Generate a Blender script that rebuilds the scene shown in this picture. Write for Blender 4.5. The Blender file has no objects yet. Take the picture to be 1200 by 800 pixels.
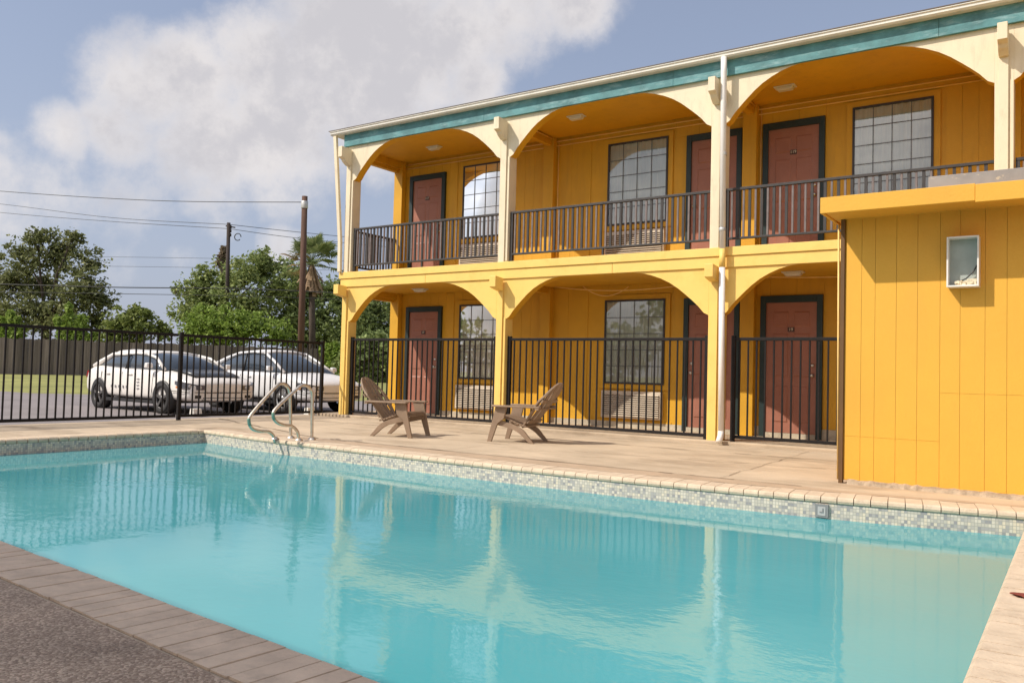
import bpy, bmesh, math, random
from mathutils import Vector, Matrix
random.seed(7)
sc = bpy.context.scene
COL = sc.collection
R = math.radians

# ------------------------------------------------------------------ helpers
def smat(name, col, rough=0.7, var=0.0, vscale=3.0, bump=0.0, bscale=40.0, metal=0.0, spec=0.5,
         col2=None, stain=0.0, stretch=(1, 1, 1), coord='pos', dirt_thr=(0.52, 0.72), streak=None):
    """Principled material with procedural colour variation and bump."""
    m = bpy.data.materials.new(name); m.use_nodes = True
    nt = m.node_tree; N = nt.nodes; L = nt.links
    b = N['Principled BSDF']
    b.inputs['Roughness'].default_value = rough
    b.inputs['Metallic'].default_value = metal
    b.inputs['Specular IOR Level'].default_value = spec
    c4 = (*col, 1)
    b.inputs['Base Color'].default_value = c4
    if coord == 'pos':
        src = N.new('ShaderNodeNewGeometry').outputs['Position']
    else:
        src = N.new('ShaderNodeTexCoord').outputs['Object']
    mp = N.new('ShaderNodeMapping'); mp.inputs['Scale'].default_value = stretch
    L.new(src, mp.inputs['Vector']); vec = mp.outputs['Vector']
    out = None
    if var > 0:
        n = N.new('ShaderNodeTexNoise'); n.inputs['Scale'].default_value = vscale
        n.inputs['Detail'].default_value = 6; n.inputs['Roughness'].default_value = .62
        L.new(vec, n.inputs['Vector'])
        r = N.new('ShaderNodeMapRange'); r.inputs['From Min'].default_value = .3; r.inputs['From Max'].default_value = .7
        r.inputs['To Min'].default_value = 1 - var; r.inputs['To Max'].default_value = 1 + var
        L.new(n.outputs['Fac'], r.inputs['Value'])
        mx = N.new('ShaderNodeVectorMath'); mx.operation = 'SCALE'
        mx.inputs[0].default_value = col
        L.new(r.outputs['Result'], mx.inputs['Scale'])
        out = mx.outputs[0]
    if col2 is not None:
        n2 = N.new('ShaderNodeTexNoise'); n2.inputs['Scale'].default_value = vscale * 1.7
        n2.inputs['Detail'].default_value = 8; n2.inputs['Roughness'].default_value = .7
        mp2 = N.new('ShaderNodeMapping'); mp2.inputs['Scale'].default_value = streak or stretch
        mp2.inputs['Location'].default_value = (3.1, 7.7, 1.3)
        L.new(src, mp2.inputs['Vector']); L.new(mp2.outputs['Vector'], n2.inputs['Vector'])
        r2 = N.new('ShaderNodeMapRange'); r2.inputs['From Min'].default_value = dirt_thr[0]; r2.inputs['From Max'].default_value = dirt_thr[1]
        r2.inputs['To Max'].default_value = stain
        L.new(n2.outputs['Fac'], r2.inputs['Value'])
        mm = N.new('ShaderNodeMix'); mm.data_type = 'RGBA'
        L.new(r2.outputs['Result'], mm.inputs['Factor'])
        if out is not None: L.new(out, mm.inputs['A'])
        else: mm.inputs['A'].default_value = c4
        mm.inputs['B'].default_value = (*col2, 1)
        out = mm.outputs['Result']
    if out is not None: L.new(out, b.inputs['Base Color'])
    if bump > 0:
        n3 = N.new('ShaderNodeTexNoise'); n3.inputs['Scale'].default_value = bscale; n3.inputs['Detail'].default_value = 5
        L.new(vec, n3.inputs['Vector'])
        bp = N.new('ShaderNodeBump'); bp.inputs['Strength'].default_value = bump; bp.inputs['Distance'].default_value = .01
        L.new(n3.outputs['Fac'], bp.inputs['Height']); L.new(bp.outputs['Normal'], b.inputs['Normal'])
    return m

class MB:
    """Collects shapes and links them as ONE mesh object."""
    def __init__(s): s.v = []; s.f = []; s.mi = []; s.sm = []
    def add(s, vs, fs, mi=0, sm=False):
        o = len(s.v); s.v += [tuple(p) for p in vs]
        for f in fs: s.f.append(tuple(i + o for i in f)); s.mi.append(mi); s.sm.append(sm)
        return s
    def box(s, x0, x1, y0, y1, z0, z1, mi=0):
        return s.add([(x0, y0, z0), (x1, y0, z0), (x1, y1, z0), (x0, y1, z0), (x0, y0, z1), (x1, y0, z1), (x1, y1, z1), (x0, y1, z1)],
                     [(0, 3, 2, 1), (4, 5, 6, 7), (0, 1, 5, 4), (1, 2, 6, 5), (2, 3, 7, 6), (3, 0, 4, 7)], mi)
    def hexa(s, b, t, mi=0):
        """b, t: four bottom and four top points, counter-clockwise from above."""
        return s.add(list(b) + list(t), [(3, 2, 1, 0), (4, 5, 6, 7), (0, 1, 5, 4), (1, 2, 6, 5), (2, 3, 7, 6), (3, 0, 4, 7)], mi)
    def bar(s, p, q, w, h, mi=0, up=(0, 0, 1)):
        p = Vector(p); q = Vector(q); d = (q - p).normalized(); u = Vector(up)
        r = d.cross(u)
        if r.length < 1e-4: r = d.cross(Vector((0, 1, 0)))
        r.normalize(); u = r.cross(d)
        vs = []
        for c in (p, q):
            for a, b in ((-1, -1), (1, -1), (1, 1), (-1, 1)): vs.append(c + r * a * w / 2 + u * b * h / 2)
        return s.add(vs, [(0, 1, 2, 3), (7, 6, 5, 4), (0, 4, 5, 1), (1, 5, 6, 2), (2, 6, 7, 3), (3, 7, 4, 0)], mi)
    def tube(s, pts, r, n=8, mi=0, caps=True):
        pts = [Vector(p) for p in pts]; rs = r if isinstance(r, (list, tuple)) else [r] * len(pts)
        vs = []; fs = []; ref = None
        for i, p in enumerate(pts):
            d = (pts[min(i + 1, len(pts) - 1)] - pts[max(i - 1, 0)]).normalized()
            if ref is None:
                ref = d.cross(Vector((0, 0, 1)))
                if ref.length < 1e-3: ref = Vector((1, 0, 0))
            ref = (ref - d * ref.dot(d)).normalized(); b = d.cross(ref)
            for k in range(n):
                a = 2 * math.pi * k / n; vs.append(p + (ref * math.cos(a) + b * math.sin(a)) * rs[i])
        for i in range(len(pts) - 1):
            for k in range(n):
                a, b2 = i * n + k, i * n + (k + 1) % n; fs.append((a, b2, b2 + n, a + n))
        if caps: fs.append(tuple(range(n - 1, -1, -1))); fs.append(tuple(range((len(pts) - 1) * n, len(pts) * n)))
        return s.add(vs, fs, mi, True)
    def prism(s, poly, y0, y1, mi=0, axis='y', side_mi=None):
        """poly of (x,z) extruded along y (axis 'y') or (y,z) along x (axis 'x') or (x,y) along z."""
        n = len(poly)
        def P(a, b, t): return (a, t, b) if axis == 'y' else ((t, a, b) if axis == 'x' else (a, b, t))
        vs = [P(a, b, y0) for a, b in poly] + [P(a, b, y1) for a, b in poly]
        s.add(vs, [tuple(range(n)), tuple(range(2 * n - 1, n - 1, -1))], mi)
        o = len(s.v) - 2 * n
        for i in range(n):
            j = (i + 1) % n
            s.f.append((o + j, o + i, o + n + i, o + n + j)); s.mi.append(mi if side_mi is None else side_mi); s.sm.append(False)
        return s
    def lathe(s, prof, c, axis='z', n=20, mi=0):
        """prof of (r, t) spun around an axis through c."""
        vs = []; fs = []
        for r, t in prof:
            for k in range(n):
                a = 2 * math.pi * k / n; x, y = r * math.cos(a), r * math.sin(a)
                p = (x, y, t) if axis == 'z' else ((x, t, y) if axis == 'y' else (t, x, y))
                vs.append((p[0] + c[0], p[1] + c[1], p[2] + c[2]))
        for i in range(len(prof) - 1):
            for k in range(n):
                a, b = i * n + k, i * n + (k + 1) % n; fs.append((a, b, b + n, a + n))
        return s.add(vs, fs, mi, True)
    def build(s, name, mats, parent=None, bevel=0, fixn=True, subsurf=0, autosmooth=False):
        ploc = Vector((0, 0, 0)); p = parent
        while p is not None: ploc = ploc + p.location; p = p.parent
        me = bpy.data.meshes.new(name)
        me.from_pydata([(x - ploc.x, y - ploc.y, z - ploc.z) for x, y, z in s.v], [], s.f)
        for m in (mats if isinstance(mats, (list, tuple)) else [mats]): me.materials.append(m)
        me.polygons.foreach_set('material_index', s.mi)
        me.polygons.foreach_set('use_smooth', [bool(x) or subsurf > 0 for x in s.sm])
        if fixn:
            bm = bmesh.new(); bm.from_mesh(me); bmesh.ops.recalc_face_normals(bm, faces=bm.faces); bm.to_mesh(me); bm.free()
        me.update()
        o = bpy.data.objects.new(name, me); COL.objects.link(o)
        if parent is not None: o.parent = parent
        if bevel:
            md = o.modifiers.new('Bevel', 'BEVEL'); md.width = bevel; md.segments = 2; md.limit_method = 'ANGLE'; md.angle_limit = R(40)
        if subsurf:
            md = o.modifiers.new('Subsurf', 'SUBSURF'); md.levels = subsurf; md.render_levels = subsurf
        return o

def tag(o, label=None, cat=None, group=None, kind=None):
    if label: o['label'] = label
    if cat: o['category'] = cat
    if group: o['group'] = group
    if kind: o['kind'] = kind
    return o
def empty(name, loc, label=None, cat=None, group=None):
    o = bpy.data.objects.new(name, None); COL.objects.link(o); o.location = loc; o.empty_display_size = .2
    return tag(o, label, cat, group)
def copy_tree(o, parent=None):
    c = o.copy(); COL.objects.link(c); c.parent = parent
    for ch in [x for x in o.children]: copy_tree(ch, c)
    return c
def struct(o): o['kind'] = 'structure'; return o

# ------------------------------------------------------------------ materials
YEL = (0.72, 0.345, 0.012)
M = {}
M['yellow'] = smat('yellow_siding_paint', (0.66, 0.352, 0.018), .6, .09, 1.3, .15, 60, col2=(0.48, 0.24, 0.02), stain=.5, streak=(2.5, 2.5, .3))
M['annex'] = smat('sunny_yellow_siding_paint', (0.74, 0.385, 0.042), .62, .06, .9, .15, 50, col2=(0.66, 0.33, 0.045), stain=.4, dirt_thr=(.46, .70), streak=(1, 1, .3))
M['pale_yellow'] = smat('pale_yellow_paint', (0.82, 0.555, 0.15), .55, .05, 2.0, .12, 50, col2=(0.68, 0.42, 0.08), stain=.45)
M['cream'] = smat('cream_paint', (0.74, 0.635, 0.455), .55, .05, 2.0, .12, 50, col2=(0.50, 0.40, 0.28), stain=.5, streak=(3, 3, .8))
M['teal'] = smat('weathered_teal_paint', (0.08, 0.225, 0.24), .6, .35, 3.5, .2, 40, col2=(0.27, 0.42, 0.43), stain=.85, streak=(.6, 1, 2.5))
M['gutter'] = smat('white_gutter_metal', (0.72, 0.69, 0.62), .4, .08, 4, 0, 40, col2=(0.45, 0.40, 0.33), stain=.35, streak=(1, 1, 4))
M['white_pipe'] = smat('white_downspout_paint', (0.80, 0.77, 0.74), .45, .04, 5, 0)
M['frame'] = smat('black_green_frame_paint', (0.012, 0.028, 0.028), .5, .25, 8, .1, 60)
M['door'] = smat('terracotta_door_paint', (0.335, 0.135, 0.088), .5, .08, 3, .08, 60, col2=(0.44, 0.20, 0.145), stain=.3)
M['brass'] = smat('dull_brass', (0.55, 0.42, 0.22), .35, .1, 20, metal=1)
M['steel'] = smat('door_knob_metal', (0.6, 0.58, 0.55), .3, .1, 20, metal=1)
M['plate'] = smat('dark_number_plate', (0.06, 0.025, 0.02), .4)
M['digits'] = smat('pale_number_digits', (0.75, 0.66, 0.5), .4)
M['dark_trim'] = smat('dark_bronze_window_frame', (0.035, 0.03, 0.028), .45, .2, 10)
M['muntin'] = smat('grey_muntin', (0.14, 0.14, 0.14), .5)
M['curtain'] = smat('beige_curtain_cloth', (0.86, 0.80, 0.66), .9, .10, 6, .1, 80, stretch=(6, 6, .3))
M['ac'] = smat('beige_air_conditioner_metal', (0.60, 0.51, 0.40), .5, .1, 5, 0, col2=(0.38, 0.29, 0.2), stain=.5)
M['acdark'] = smat('air_conditioner_recess', (0.12, 0.09, 0.07), .7)
M['rail_dark'] = smat('brown_black_balcony_paint', (0.035, 0.030, 0.029), .55, .3, 10, .1, 80)
M['rail_grey'] = smat('weathered_grey_baluster', (0.16, 0.13, 0.125), .6, .25, 12, .1, 80)
M['iron'] = smat('black_iron_paint', (0.011, 0.009, 0.009), .6, .3, 15, .05, 90, col2=(0.045, 0.028, 0.02), stain=.4, spec=.25)
M['found'] = smat('bare_foundation_concrete', (0.48, 0.42, 0.32), .85, .2, 6, .4, 40, col2=(0.28, 0.23, 0.17), stain=.6)
M['conduit'] = smat('painted_conduit', (0.85, 0.56, 0.19), .5, .1, 8)
M['lamp'] = smat('frosted_lamp_cover', (0.66, 0.60, 0.50), .4)
M['roof'] = smat('dark_roof_edge', (0.16, 0.13, 0.115), .8, .2, 5)
M['conc'] = smat('peach_concrete_deck', (0.53, 0.415, 0.29), .85, .15, 1.0, .35, 60, col2=(0.30, 0.22, 0.145), stain=.85, dirt_thr=(.48, .70), streak=(.45, 1.0, 1))
M['apron'] = smat('brown_deck_apron', (0.46, 0.335, 0.225), .85, .14, 2.5, .3, 60, col2=(0.30, 0.21, 0.14), stain=.5)
M['grout'] = smat('sandy_grout', (0.33, 0.245, 0.17), .9, .2, 8)
M['brick_shade_lift'] = smat('shade_lifted_coping_brick', (0.68, 0.52, 0.375), .85, .16, 6, .4, 50, col2=(0.42, 0.31, 0.22), stain=.55)  # paler copy of the coping brick, offsets the shade on the near side
M['stucco'] = smat('pale_stucco', (0.62, 0.54, 0.42), .85, .05, 1)
M['brick'] = smat('tan_coping_brick', (0.61, 0.48, 0.345), .8, .14, 7, .3, 60, col2=(0.40, 0.29, 0.20), stain=.6)
M['curb'] = smat('crumbled_concrete', (0.38, 0.29, 0.20), .9, .3, 14, .6, 40, col2=(0.20, 0.145, 0.095), stain=.7)
M['joint'] = smat('dark_sand_joint', (0.25, 0.18, 0.12), .9, .25, 6)
M['iron_tube'] = smat('stainless_tube', (0.66, 0.58, 0.48), .38, .12, 14, metal=.85, col2=(0.30, 0.20, 0.12), stain=.55)
M['verdigris'] = smat('verdigris_tube', (0.20, 0.33, 0.26), .5, .2, 20, metal=.4)
M['chair'] = smat('brown_chair_plastic', (0.265, 0.18, 0.118), .6, .12, 6, .1, 80, coord='obj', col2=(0.33, 0.24, 0.165), stain=.5)
M['asphalt'] = smat('sun_bleached_asphalt', (0.235, 0.205, 0.20), .9, .14, .6, .3, 30, col2=(0.15, 0.13, 0.13), stain=.5)
M['lawn'] = smat('dry_lawn', (0.25, 0.245, 0.07), .95, .25, .35, .5, 12, col2=(0.13, 0.15, 0.035), stain=.7)
M['plank'] = smat('grey_weathered_planks', (0.185, 0.15, 0.13), .9, .4, 3, .2, 30, stretch=(5, 5, .15), col2=(0.075, 0.06, 0.05), stain=.7, streak=(4, 4, .2))
def plank_tone():
    nt = M['plank'].node_tree; N = nt.nodes; L = nt.links; b = N['Principled BSDF']; src = b.inputs['Base Color'].links[0].from_socket
    g = N.new('ShaderNodeNewGeometry'); r = N.new('ShaderNodeMapRange'); r.inputs['To Min'].default_value = .5; r.inputs['To Max'].default_value = 1.35
    L.new(g.outputs['Random Per Island'], r.inputs['Value']); v = N.new('ShaderNodeVectorMath'); v.operation = 'SCALE'
    L.new(src, v.inputs[0]); L.new(r.outputs[0], v.inputs['Scale']); L.new(v.outputs[0], b.inputs['Base Color'])
plank_tone()
M['pole'] = smat('brown_utility_pole', (0.10, 0.052, 0.035), .9, .3, 4, .3, 20, stretch=(6, 6, .3))
M['pole_dark'] = smat('dark_utility_pole', (0.04, 0.028, 0.024), .9, .3, 4, .3, 20, stretch=(6, 6, .3))
M['galv'] = smat('galvanised_metal', (0.55, 0.54, 0.52), .5, .1, 10, metal=.5)
M['wire'] = smat('black_cable', (0.03, 0.03, 0.032), .6)
M['carwhite'] = smat('white_car_paint', (0.80, 0.76, 0.71), .25, .02, 2, spec=.6)
M['carsilver'] = smat('silver_white_car_paint', (0.74, 0.73, 0.73), .22, .02, 2, spec=.6)
M['carglass'] = smat('tinted_car_glass', (0.05, 0.065, 0.085), .05, spec=.9)
M['tyre'] = smat('tyre_rubber', (0.02, 0.018, 0.018), .8)
M['rim'] = smat('grey_alloy_rim', (0.16, 0.15, 0.145), .35, metal=.7)
M['silver_rim'] = smat('bright_alloy_rim', (0.55, 0.54, 0.52), .3, metal=.8)
M['blackplastic'] = smat('black_car_plastic', (0.018, 0.017, 0.017), .5)
M['hoodgrey'] = smat('dark_grey_hood_panel', (0.055, 0.06, 0.07), .3)  # dark grey panel laid over the hood
M['decal'] = smat('faded_grey_lettering', (0.22, 0.22, 0.23), .5)
M['headlight'] = smat('smoked_headlight', (0.10, 0.105, 0.12), .08, spec=.8)
M['amber'] = smat('amber_marker', (0.6, 0.2, 0.04), .3)
M['redlamp'] = smat('red_tail_lamp', (0.35, 0.02, 0.02), .25)
M['stopwhite'] = smat('white_painted_stop', (0.78, 0.74, 0.66), .8, .1, 6)
M['bark'] = smat('brown_bark', (0.075, 0.055, 0.042), .95, .3, 3, .5, 12)
M['deadbark'] = smat('dead_grey_bark', (0.155, 0.115, 0.09), .95, .3, 3, .5, 12)
M['skirt'] = smat('dead_palm_fronds', (0.30, 0.20, 0.12), .9, .3, 3, .3, 12, stretch=(4, 4, .4))
M['leafred'] = smat('dry_red_leaf', (0.22, 0.045, 0.03), .7, .2, 40)
M['boxwhite'] = smat('white_enamel_box', (0.78, 0.74, 0.70), .4, .05, 8)
M['boxback'] = smat('grey_box_lining', (0.36, 0.40, 0.38), .5, .15, 5)
M['nest'] = smat('pale_debris', (0.72, 0.62, 0.45), .9, .3, 30, .4, 60)
M['greystrip'] = smat('grey_metal_flashing', (0.27, 0.255, 0.25), .5, .15, 5, col2=(0.6, 0.5, 0.36), stain=.6, dirt_thr=(.6, .66), streak=(2, 1, 3))
M['shadededge'] = smat('shadow_brown_corner_trim', (0.13, 0.062, 0.018), .6, .15, 4)  # corner trim; its shadowed edge is put into the dark brown
M['yellowscrap'] = smat('yellow_plastic', (0.7, 0.42, 0.06), .6)
M['marker'] = smat('grey_marker_tile', (0.22, 0.22, 0.22), .4)
M['marker_face'] = smat('pale_marker_face', (0.42, 0.41, 0.40), .4)

def leafmat(name, a, b, c):
    m = bpy.data.materials.new(name); m.use_nodes = True; nt = m.node_tree; N = nt.nodes; L = nt.links
    p = N['Principled BSDF']; p.inputs['Roughness'].default_value = .6; p.inputs['Specular IOR Level'].default_value = .25
    g = N.new('ShaderNodeNewGeometry'); r = N.new('ShaderNodeValToRGB')
    r.color_ramp.elements[0].color = (*a, 1); r.color_ramp.elements[1].color = (*c, 1)
    e = r.color_ramp.elements.new(.5); e.color = (*b, 1)
    L.new(g.outputs['Random Per Island'], r.inputs['Fac']); L.new(r.outputs['Color'], p.inputs['Base Color'])
    t = N.new('ShaderNodeBsdfTranslucent'); L.new(r.outputs['Color'], t.inputs['Color'])
    mx = N.new('ShaderNodeMixShader'); mx.inputs['Fac'].default_value = .3
    L.new(p.outputs[0], mx.inputs[1]); L.new(t.outputs[0], mx.inputs[2]); L.new(mx.outputs[0], N['Material Output'].inputs['Surface'])
    return m
M['leaf_oak'] = leafmat('olive_oak_leaves', (0.127, 0.143, 0.057), (0.198, 0.22, 0.088), (0.292, 0.292, 0.138))
M['leaf_dark'] = leafmat('dark_green_leaves', (0.118, 0.156, 0.059), (0.205, 0.264, 0.092), (0.331, 0.382, 0.146))
M['leaf_mid'] = leafmat('mid_green_leaves', (0.159, 0.206, 0.075), (0.27, 0.336, 0.112), (0.409, 0.437, 0.167))
M['leaf_bright'] = leafmat('bright_green_leaves', (0.143, 0.22, 0.039), (0.242, 0.341, 0.061), (0.374, 0.462, 0.121))
M['leaf_brown'] = leafmat('brown_dry_leaves', (0.128, 0.096, 0.064), (0.192, 0.144, 0.088), (0.272, 0.208, 0.144))
M['frond'] = leafmat('green_palm_frond', (0.118, 0.157, 0.059), (0.196, 0.245, 0.098), (0.333, 0.353, 0.157))
M['frond_dry'] = leafmat('yellow_brown_palm_frond', (0.16, 0.105, 0.045), (0.24, 0.16, 0.065), (0.32, 0.22, 0.1))

M['leaf_lime'] = leafmat('lime_green_leaves', (0.13, 0.17, 0.045), (0.21, 0.26, 0.07), (0.31, 0.34, 0.11))
def glass_mat():
    m = bpy.data.materials.new('window_glass'); m.use_nodes = True; nt = m.node_tree; N = nt.nodes; L = nt.links
    N.remove(N['Principled BSDF'])
    t = N.new('ShaderNodeBsdfTransparent'); t.inputs['Color'].default_value = (.97, .97, .95, 1)
    g = N.new('ShaderNodeBsdfGlossy'); g.inputs['Roughness'].default_value = .015; g.inputs['Color'].default_value = (.95, .97, .97, 1)
    lw = N.new('ShaderNodeFresnel'); lw.inputs['IOR'].default_value = 1.6
    no = N.new('ShaderNodeTexNoise'); no.inputs['Scale'].default_value = 1.4
    geo = N.new('ShaderNodeNewGeometry'); L.new(geo.outputs['Position'], no.inputs['Vector'])
    bp = N.new('ShaderNodeBump'); bp.inputs['Strength'].default_value = .03; bp.inputs['Distance'].default_value = .02
    L.new(no.outputs['Fac'], bp.inputs['Height']); L.new(bp.outputs['Normal'], g.inputs['Normal'])
    ad = N.new('ShaderNodeMath'); ad.operation = 'MULTIPLY_ADD'; ad.inputs[1].default_value = 1.3; ad.inputs[2].default_value = .09; ad.use_clamp = True
    L.new(lw.outputs[0], ad.inputs[0])
    mx = N.new('ShaderNodeMixShader'); L.new(ad.outputs[0], mx.inputs['Fac'])
    L.new(t.outputs[0], mx.inputs[1]); L.new(g.outputs[0], mx.inputs[2]); L.new(mx.outputs[0], N['Material Output'].inputs['Surface'])
    return m
M['glass'] = glass_mat()

def water_mat():
    m = bpy.data.materials.new('pool_water'); m.use_nodes = True; nt = m.node_tree; N = nt.nodes; L = nt.links
    N.remove(N['Principled BSDF'])
    geo = N.new('ShaderNodeNewGeometry')
    def noise(sx, sy, sc_, det, rot=0):
        mp = N.new('ShaderNodeMapping'); mp.inputs['Scale'].default_value = (sx, sy, 1); mp.inputs['Rotation'].default_value = (0, 0, rot)
        L.new(geo.outputs['Position'], mp.inputs['Vector'])
        n = N.new('ShaderNodeTexNoise'); n.inputs['Scale'].default_value = sc_; n.inputs['Detail'].default_value = det; n.inputs['Roughness'].default_value = .5
        L.new(mp.outputs[0], n.inputs['Vector']); return n.outputs['Fac']
    a = noise(1, 1.3, 2.3, 2, .5); b = noise(1, 1.5, 7.5, 2, -.3)
    # ripples come and go in broad patches
    pt = noise(1, 1, .45, 1, .2)
    pr = N.new('ShaderNodeMapRange'); pr.inputs['From Min'].default_value = .38; pr.inputs['From Max'].default_value = .62
    pr.inputs['To Min'].default_value = .25; pr.inputs['To Max'].default_value = 1.0; L.new(pt, pr.inputs['Value'])
    m1 = N.new('ShaderNodeMath'); m1.operation = 'MULTIPLY'; m1.inputs[1].default_value = .62; L.new(b, m1.inputs[0])
    c_ = noise(1, 1.8, 24, 2, .1); m2 = N.new('ShaderNodeMath'); m2.operation = 'MULTIPLY_ADD'; m2.inputs[1].default_value = .22; L.new(c_, m2.inputs[0]); L.new(m1.outputs[0], m2.inputs[2])
    ad = N.new('ShaderNodeMath'); ad.operation = 'ADD'; L.new(a, ad.inputs[0]); L.new(m2.outputs[0], ad.inputs[1])
    ml = N.new('ShaderNodeMath'); ml.operation = 'MULTIPLY'; L.new(ad.outputs[0], ml.inputs[0]); L.new(pr.outputs[0], ml.inputs[1])
    bp = N.new('ShaderNodeBump'); bp.inputs['Strength'].default_value = 1.0; bp.inputs['Distance'].default_value = .0026
    L.new(ml.outputs[0], bp.inputs['Height'])
    df = N.new('ShaderNodeBsdfDiffuse'); df.inputs['Color'].default_value = (0.135, 0.495, 0.54, 1)
    big = noise(1, 1, .33, 2, .4); br = N.new('ShaderNodeValToRGB'); br.color_ramp.elements[0].position = .36; br.color_ramp.elements[1].position = .64
    br.color_ramp.elements[0].color = (0.098, 0.435, 0.485, 1); br.color_ramp.elements[1].color = (0.15, 0.515, 0.555, 1)      # cloudier and clearer water
    L.new(big, br.inputs['Fac']); L.new(br.outputs['Color'], df.inputs['Color'])
    tr = N.new('ShaderNodeBsdfTransparent'); tr.inputs['Color'].default_value = (0.45, 0.92, 0.93, 1)
    mt = N.new('ShaderNodeMixShader'); mt.inputs['Fac'].default_value = .22; L.new(df.outputs[0], mt.inputs[1]); L.new(tr.outputs[0], mt.inputs[2])
    gl = N.new('ShaderNodeBsdfGlossy'); gl.inputs['Roughness'].default_value = .02
    L.new(bp.outputs[0], gl.inputs['Normal'])
    fr = N.new('ShaderNodeFresnel'); fr.inputs['IOR'].default_value = 1.38; L.new(bp.outputs[0], fr.inputs['Normal'])
    mx = N.new('ShaderNodeMixShader'); L.new(fr.outputs[0], mx.inputs['Fac']); L.new(mt.outputs[0], mx.inputs[1]); L.new(gl.outputs[0], mx.inputs[2])
    L.new(mx.outputs[0], N['Material Output'].inputs['Surface'])
    return m
M['water'] = water_mat()

def tile_mat():
    m = bpy.data.materials.new('mosaic_pool_tile'); m.use_nodes = True; nt = m.node_tree; N = nt.nodes; L = nt.links
    p = N['Principled BSDF']; p.inputs['Roughness'].default_value = .25
    g = N.new('ShaderNodeNewGeometry'); s = N.new('ShaderNodeSeparateXYZ'); L.new(g.outputs['Position'], s.inputs[0])
    def math_(op, a, b=None):
        n = N.new('ShaderNodeMath'); n.operation = op
        for i, x in enumerate((a, b)):
            if x is None: continue
            if isinstance(x, (int, float)): n.inputs[i].default_value = x
            else: L.new(x, n.inputs[i])
        return n.outputs[0]
    u = math_('MULTIPLY', math_('ADD', s.outputs['X'], s.outputs['Y']), 1 / .026); v = math_('MULTIPLY', s.outputs['Z'], 1 / .026)
    c = N.new('ShaderNodeCombineXYZ'); L.new(math_('FLOOR', u), c.inputs[0]); L.new(math_('FLOOR', v), c.inputs[1])
    w = N.new('ShaderNodeTexWhiteNoise'); w.noise_dimensions = '2D'; L.new(c.outputs[0], w.inputs['Vector'])
    r = N.new('ShaderNodeValToRGB'); r.color_ramp.interpolation = 'CONSTANT'
    cols = [(0, (.56, .50, .42)), (.28, (.68, .60, .50)), (.5, (.42, .39, .37)), (.64, (.72, .61, .47)), (.8, (.33, .31, .31)), (.9, (.50, .45, .40))]
    r.color_ramp.elements[0].color = (*cols[0][1], 1); r.color_ramp.elements[1].position = cols[1][0]; r.color_ramp.elements[1].color = (*cols[1][1], 1)
    for q, cc in cols[2:]:
        e = r.color_ramp.elements.new(q); e.color = (*cc, 1)
    L.new(w.outputs['Value'], r.inputs['Fac'])
    gr = math_('MAXIMUM', math_('LESS_THAN', math_('FRACT', u), .13), math_('LESS_THAN', math_('FRACT', v), .13))
    mx = N.new('ShaderNodeMix'); mx.data_type = 'RGBA'; L.new(gr, mx.inputs['Factor']); L.new(r.outputs['Color'], mx.inputs['A']); mx.inputs['B'].default_value = (.38, .345, .30, 1)
    L.new(mx.outputs['Result'], p.inputs['Base Color'])
    return m
M['tile'] = tile_mat()
M['plaster'] = smat('aqua_pool_plaster', (0.20, 0.58, 0.62), .8, .06, 1.5)

def pebble_mat():
    m = bpy.data.materials.new('exposed_aggregate'); m.use_nodes = True; nt = m.node_tree; N = nt.nodes; L = nt.links
    p = N['Principled BSDF']; p.inputs['Roughness'].default_value = .75
    g = N.new('ShaderNodeNewGeometry')
    v = N.new('ShaderNodeTexVoronoi'); v.inputs['Scale'].default_value = 120; L.new(g.outputs['Position'], v.inputs['Vector'])
    n = N.new('ShaderNodeTexNoise'); n.inputs['Scale'].default_value = 3; n.inputs['Detail'].default_value = 5; L.new(g.outputs['Position'], n.inputs['Vector'])
    s = N.new('ShaderNodeSeparateColor'); L.new(v.outputs['Color'], s.inputs[0])
    r = N.new('ShaderNodeValToRGB'); r.color_ramp.elements[0].color = (.30, .205, .14, 1); r.color_ramp.elements[1].color = (.66, .50, .36, 1)
    e = r.color_ramp.elements.new(.55); e.color = (.43, .31, .215, 1)
    L.new(s.outputs[0], r.inputs['Fac'])
    mx = N.new('ShaderNodeMix'); mx.data_type = 'RGBA'; mx.blend_type = 'MULTIPLY'; mx.inputs['Factor'].default_value = .6
    r2 = N.new('ShaderNodeMapRange'); r2.inputs['From Min'].default_value = .3; r2.inputs['From Max'].default_value = .7; r2.inputs['To Min'].default_value = .55; r2.inputs['To Max'].default_value = 1.25
    L.new(n.outputs['Fac'], r2.inputs['Value']); L.new(r.outputs['Color'], mx.inputs['A']); L.new(r2.outputs[0], mx.inputs['B'])
    L.new(mx.outputs['Result'], p.inputs['Base Color'])
    bp = N.new('ShaderNodeBump'); bp.inputs['Strength'].default_value = .8; bp.inputs['Distance'].default_value = .006; bp.invert = True
    L.new(v.outputs['Distance'], bp.inputs['Height']); L.new(bp.outputs[0], p.inputs['Normal'])
    return m
M['pebble'] = pebble_mat()

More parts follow.
